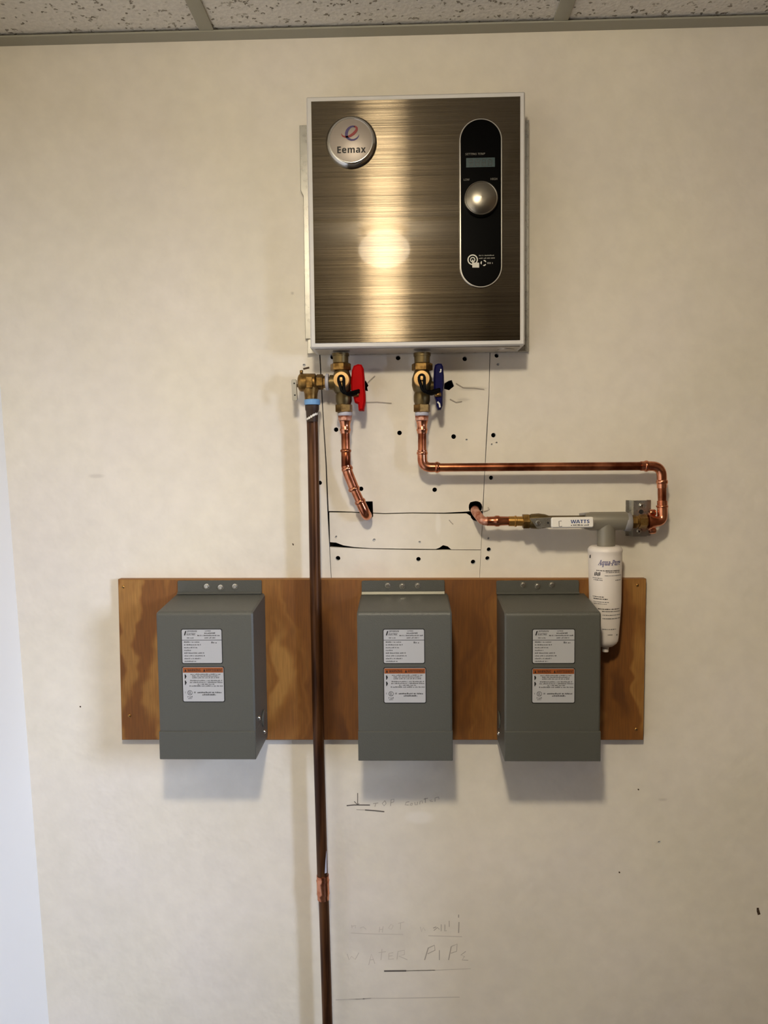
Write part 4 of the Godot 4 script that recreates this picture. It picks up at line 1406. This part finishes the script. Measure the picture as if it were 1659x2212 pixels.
func build_filter_line() -> void:
	var z := 0.052
	var r := L(1, z)
	# stub out of the wall with its couplings
	var sp := thing("supply_pipe", "short copper stub coming out of the round wall hole, left of the white-handled valve", "pipe", at(P(1027, 1100, 0)))
	var b := nb()
	b.tube(fillet([P(1027, 1100, -0.05), P(1025, 1103, 0.02), P(1043, 1126.5, z), P(1066, 1125.5, z)], 0.02, 8), L(9.4, z), 20)
	obj("pipe", b, M.flux, sp)
	b = nb()
	b.lathe(P(1052, 1126, z), Vector3(1, 0.01, 0), [Vector2(0, 8 * r), Vector2(0, 10.5 * r), Vector2(4 * r, 10 * r), Vector2(16 * r, 10.4 * r), Vector2(19 * r, 12 * r), Vector2(25 * r, 12 * r), Vector2(28 * r, 10.2 * r), Vector2(46 * r, 9.6 * r), Vector2(48 * r, 8 * r)], 24)
	obj("coupling", b, M.copper, sp)
	b = nb()
	b.lathe(P(1098, 1126, z), Vector3.RIGHT, [Vector2(0, 8 * r), Vector2(1 * r, 10.8 * r), Vector2(13 * r, 10.8 * r), Vector2(14 * r, 12.2 * r), Vector2(17 * r, 12.2 * r), Vector2(18 * r, 10.4 * r), Vector2(33 * r, 10.4 * r)], 24)
	obj("brass_sleeve", b, M.brass_bright, sp)
	# ball valve
	var bv := thing("ball_valve", "brass ball valve with a white-gripped flat lever left of the grey plastic tee", "valve", at(P(1150, 1143, z)))
	b = nb()
	b.lathe(P(1128, 1126, z), Vector3.RIGHT, [Vector2(0, 10 * r), Vector2(1.5 * r, 17 * r), Vector2(14 * r, 17 * r), Vector2(16 * r, 14.5 * r)], 6, true, 0.0)
	obj("end_nut", b, M.brass, bv)
	b = nb()
	b.lathe(P(1143, 1126, z), Vector3.RIGHT, [Vector2(0, 14 * r), Vector2(5 * r, 16 * r), Vector2(20 * r, 17 * r), Vector2(34 * r, 15 * r), Vector2(42 * r, 12 * r), Vector2(140 * r, 11.5 * r)], 24)
	b.rod(P(1162, 1128, z), P(1162, 1128, 0.083), 7 * r, 16)
	obj("valve_body", b, M.brass_dark, bv)
	b = nb()
	var zl := 0.084
	var lp := PackedVector2Array()
	for p in [[1144, 1120], [1194, 1117.5], [1194, 1139.5], [1172, 1140], [1168, 1143], [1160, 1141]]:
		var q := P(p[0], p[1], zl)
		lp.append(Vector2(q.x, q.y))
	b.prism(lp, at(Vector3(0, 0, zl - 0.002)), 0.0026, 0.0, 0.0005)
	var lev := obj("lever", b, M.galv, bv)
	b = nb()
	b.lathe(P(1162, 1129, zl), Vector3.BACK, [Vector2(0, 5.2 * r), Vector2(0.0035, 5.2 * r), Vector2(0.0045, 4 * r), Vector2(0.0045, 0)], 6, true)
	obj("lever_nut", b, M.zinc, lev)
	b = nb()
	b.disc(P(1184, 1129.5, zl + 0.0008), Vector3.BACK, 2.2 * r, 10)
	obj("lever_hole", b, M.dark, lev)
	var g0 := P(1190, 1129, zl)
	var g1 := P(1282, 1128, zl)
	var gm := (g0 + g1) / 2
	var ga := atan2(g1.y - g0.y, g1.x - g0.x)
	var G := Transform3D(Basis(Vector3.BACK, ga), gm)
	b = nb()
	b.prism(MB.rrect(g0.distance_to(g1), L(23, zl), L(4.5, zl), 5), G * at(Vector3(0, 0, -0.0045)), 0.009, 0.002, 0.002)
	var grip := obj("lever_grip", b, M.grip, bv, "white vinyl grip")
	b = nb()
	letters(b, "WATTS", font("Droid Sans", 700), Transform3D(Basis(Vector3.BACK, ga), P(1253, 1126.5, zl + 0.0048)), L(40, zl), L(7.6, zl))
	obj("grip_lettering", b, M.watts_ink, grip)
	b = nb()
	dashes(b, Transform3D(), P(1252.5, 1134, zl + 0.0048), L(38, zl), L(3, zl), 9)
	b.ribbon([P(1213, 1125.5, zl + 0.0048), P(1207.5, 1126, zl + 0.0048), P(1208, 1137.5, zl + 0.0048), P(1214, 1137, zl + 0.0048)], L(1.4, zl), Vector3.BACK)
	obj("grip_print", b, M.mid_ink, grip)

	# wall bracket
	var wb := thing("wall_bracket", "galvanized steel bracket screwed to the wall behind the brass union", "bracket", at(P(1382, 1120, 0)))
	b = nb()
	var p0 := P(1355, 1081, 0.012)
	var p1 := P(1408, 1158, 0.012)
	var wx := p1.x - p0.x
	# folded section (x, z): two feet and a raised channel
	var sec := PackedVector2Array([Vector2(0, 0.001), Vector2(0.16 * wx, 0.001), Vector2(0.24 * wx, 0.016), Vector2(0.72 * wx, 0.016), Vector2(0.80 * wx, 0.001), Vector2(wx, 0.001), Vector2(wx, 0.0035), Vector2(0.83 * wx, 0.0035), Vector2(0.75 * wx, 0.0185), Vector2(0.21 * wx, 0.0185), Vector2(0.13 * wx, 0.0035), Vector2(0, 0.0035)])
	b.prism(sec, Transform3D(Basis(Vector3.RIGHT, Vector3.BACK, Vector3.DOWN), Vector3(p0.x, p0.y, 0)), p0.y - p1.y)
	obj("bracket_plate", b, M.galv, wb)
	for p in [[1385, 1092], [1379.5, 1147.5]]:
		screw(P(p[0], p[1], 0.0185), Vector3.BACK, L(5.2), 0.004, M.zinc, wb)
	b = nb()
	b.disc(P(1385, 1105.5, 0.0187), Vector3.BACK, L(5), 14)
	obj("bracket_hole", b, M.dark, wb)

	# grey filter head: a run with a leg hanging from it
	var fh := thing("filter_tee", "grey plastic tee fitting with the white filter cartridge hanging from its leg", "tee fitting", at(P(1309, 1180, z)))
	b = nb()
	b.lathe(P(1262, 1126, z), Vector3.RIGHT, [Vector2(0, 11 * r), Vector2(1 * r, 17 * r), Vector2(7 * r, 18.5 * r), Vector2(13 * r, 20 * r), Vector2(86 * r, 20 * r), Vector2(90 * r, 19 * r), Vector2(90 * r, 10 * r)], 32)
	b.lathe(P(1309, 1182, z), Vector3.UP, [Vector2(0, 18.8 * r), Vector2(40 * r, 19 * r), Vector2(56 * r, 19 * r)], 32)
	obj("tee_body", b, M.pvc, fh)
	b = nb()
	b.lathe(P(1348, 1128, z), Vector3.RIGHT, [Vector2(0, 15 * r), Vector2(0, 19 * r), Vector2(2 * r, 20 * r), Vector2(13 * r, 20 * r), Vector2(15 * r, 18 * r), Vector2(15 * r, 12 * r)], 28)
	obj("tee_collar", b, M.collar, fh)
	b = nb()
	b.rod(P(1252, 1112, z), P(1270, 1110, z), 3.4 * r, 10)
	obj("tee_spigot", b, M.collar, fh)
	var un := thing("brass_union", "brass union joining the grey plastic tee to the copper elbow with ears", "fitting", at(P(1382, 1140, z)))
	b = nb()
	b.lathe(P(1362, 1126.5, z), Vector3.RIGHT, [Vector2(0, 9 * r), Vector2(1 * r, 14.5 * r), Vector2(12 * r, 14.5 * r), Vector2(13.5 * r, 12 * r)], 6, true, 0.2)
	b.lathe(P(1374, 1126.5, z), Vector3.RIGHT, [Vector2(0, 12 * r), Vector2(5 * r, 12 * r), Vector2(6 * r, 15 * r), Vector2(22 * r, 15 * r), Vector2(24 * r, 12.5 * r), Vector2(28 * r, 12.5 * r)], 6, true, 0.5)
	obj("union_body", b, M.brass, un)

	# filter cartridge
	var fc := thing("filter_cartridge", "white plastic water filter cartridge hanging from the grey tee beside the rightmost box", "water filter", at(P(1309, 1411, z)))
	var top := P(1307, 1179, z)
	var bot := P(1307.5, 1400, z)
	var ax := (bot - top)
	var prof := [[0, 17], [0, 30], [2.5, 33.5], [7, 36.4], [11, 36.6], [14, 35.4], [22, 35.4], [60, 34.8], [121, 33.8], [165, 31], [200, 28], [206, 27], [212, 23.5], [218, 16], [220, 9], [221, 7.5], [231, 6.8], [231.5, 0]]
	var pr := []
	for p in prof:
		pr.append(Vector2(p[0] * r, p[1] * r))
	b = nb()
	b.lathe(top, ax, pr, 48)
	obj("cartridge_body", b, M.white, fc)
	b = nb()
	letters(b, "Aqua-Pure", font("Droid Serif", 700), Transform3D(), L(50, z), L(15, z), 0.3, Wrap.new(prof, r, top, ax, (1213 - 1179) * r, 0.06))
	obj("brand_lettering", b, M.blue_ink, fc)
	b = nb()
	var rows := [[1228.5, -0.05, 52, 2.6, 1], [1232, 0.22, 30, 2.2, 0], [1239, 0.3, 40, 1.8, 0], [1245, -0.75, 22, 2.0, 0], [1249, -0.7, 20, 2.0, 0], [1249, 0.62, 16, 2, 0], [1285, -0.75, 24, 2, 1], [1289.5, -0.6, 30, 2.2, 1], [1296, -0.55, 34, 2, 0], [1300, -0.6, 30, 2, 0], [1311, 0.0, 48, 2.4, 1], [1316, 0.22, 44, 2, 1], [1324, 0.26, 44, 2, 0], [1331.5, 0.26, 44, 2.4, 0], [1355, 0.05, 30, 2, 0], [1367, 0.1, 10, 2, 0]]
	var dark := nb()
	rng.seed = 91
	for row in rows:
		var cb := Wrap.new(prof, r, top, ax, (row[0] - 1179) * r, row[1])
		var tgt: MB = dark if row[4] else b
		var x := -L(row[2], z) / 2
		while x < L(row[2], z) / 2:
			var l := L(rng.randf_range(1.2, 3.4), z)
			var hh := L(row[3] * rng.randf_range(0.6, 1.0), z) / 2
			var q := []
			for e in [[x, -hh], [x + l, -hh], [x + l, hh], [x, hh]]:
				var g: Array = cb.on(e[0], e[1])
				q.append(tgt.vert(g[0], g[1]))
			tgt.quad(q[0], q[1], q[2], q[3])
			x += l + L(rng.randf_range(0.4, 1.4), z)
	obj("cartridge_print", b, M.grey_ink, fc).set_meta("kind", "stuff")
	for e in [[1236, -0.72, 15, 8.5, 4], [1368, 0.72, 5, 3, 1], [1200, -1.28, 8, 8, 1]]:
		var cb := Wrap.new(prof, r, top, ax, (e[0] - 1179) * r, e[1])
		for i in e[4]:
			var q := []
			var ww: float = L(e[2], z) / e[4]
			var xx: float = -L(e[2], z) / 2 + ww * i
			for g in [[xx, -L(e[3], z) / 2], [xx + ww * 0.7, -L(e[3], z) / 2 * (0.6 if i % 2 else 1.0)], [xx + ww * 0.75, L(e[3], z) / 2], [xx + ww * 0.2, L(e[3], z) / 2 * (0.5 if i % 2 == 0 else 1.0)]]:
				var h: Array = cb.on(g[0], g[1])
				q.append(dark.vert(h[0], h[1]))
			dark.quad(q[0], q[1], q[2], q[3])
	obj("cartridge_print", dark, M.ink, fc).set_meta("kind", "stuff")


func build_lamp() -> void:
	var t := thing("ceiling_lamp", "round glowing ceiling lamp mirrored in the steel front of the water heater", "lamp", at(Vector3(LAMP.x, CEIL, LAMP.z)))
	var b := nb()
	b.lathe(Vector3(LAMP.x, CEIL - 0.002, LAMP.z), Vector3.DOWN, [Vector2(0, 0), Vector2(0, 0.07), Vector2(0.012, 0.075), Vector2(0.016, 0.07), Vector2(0.016, 0)], 32)
	obj("lamp_base", b, M.zinc, t)
	b = nb()
	var p := []
	for i in 17:
		var a := PI * i / 16
		p.append(Vector2(-cos(a) * 0.06, sin(a) * 0.090))
	b.lathe(LAMP, Vector3.DOWN, p, 40)
	obj("lamp_globe", b, M.glow, t)
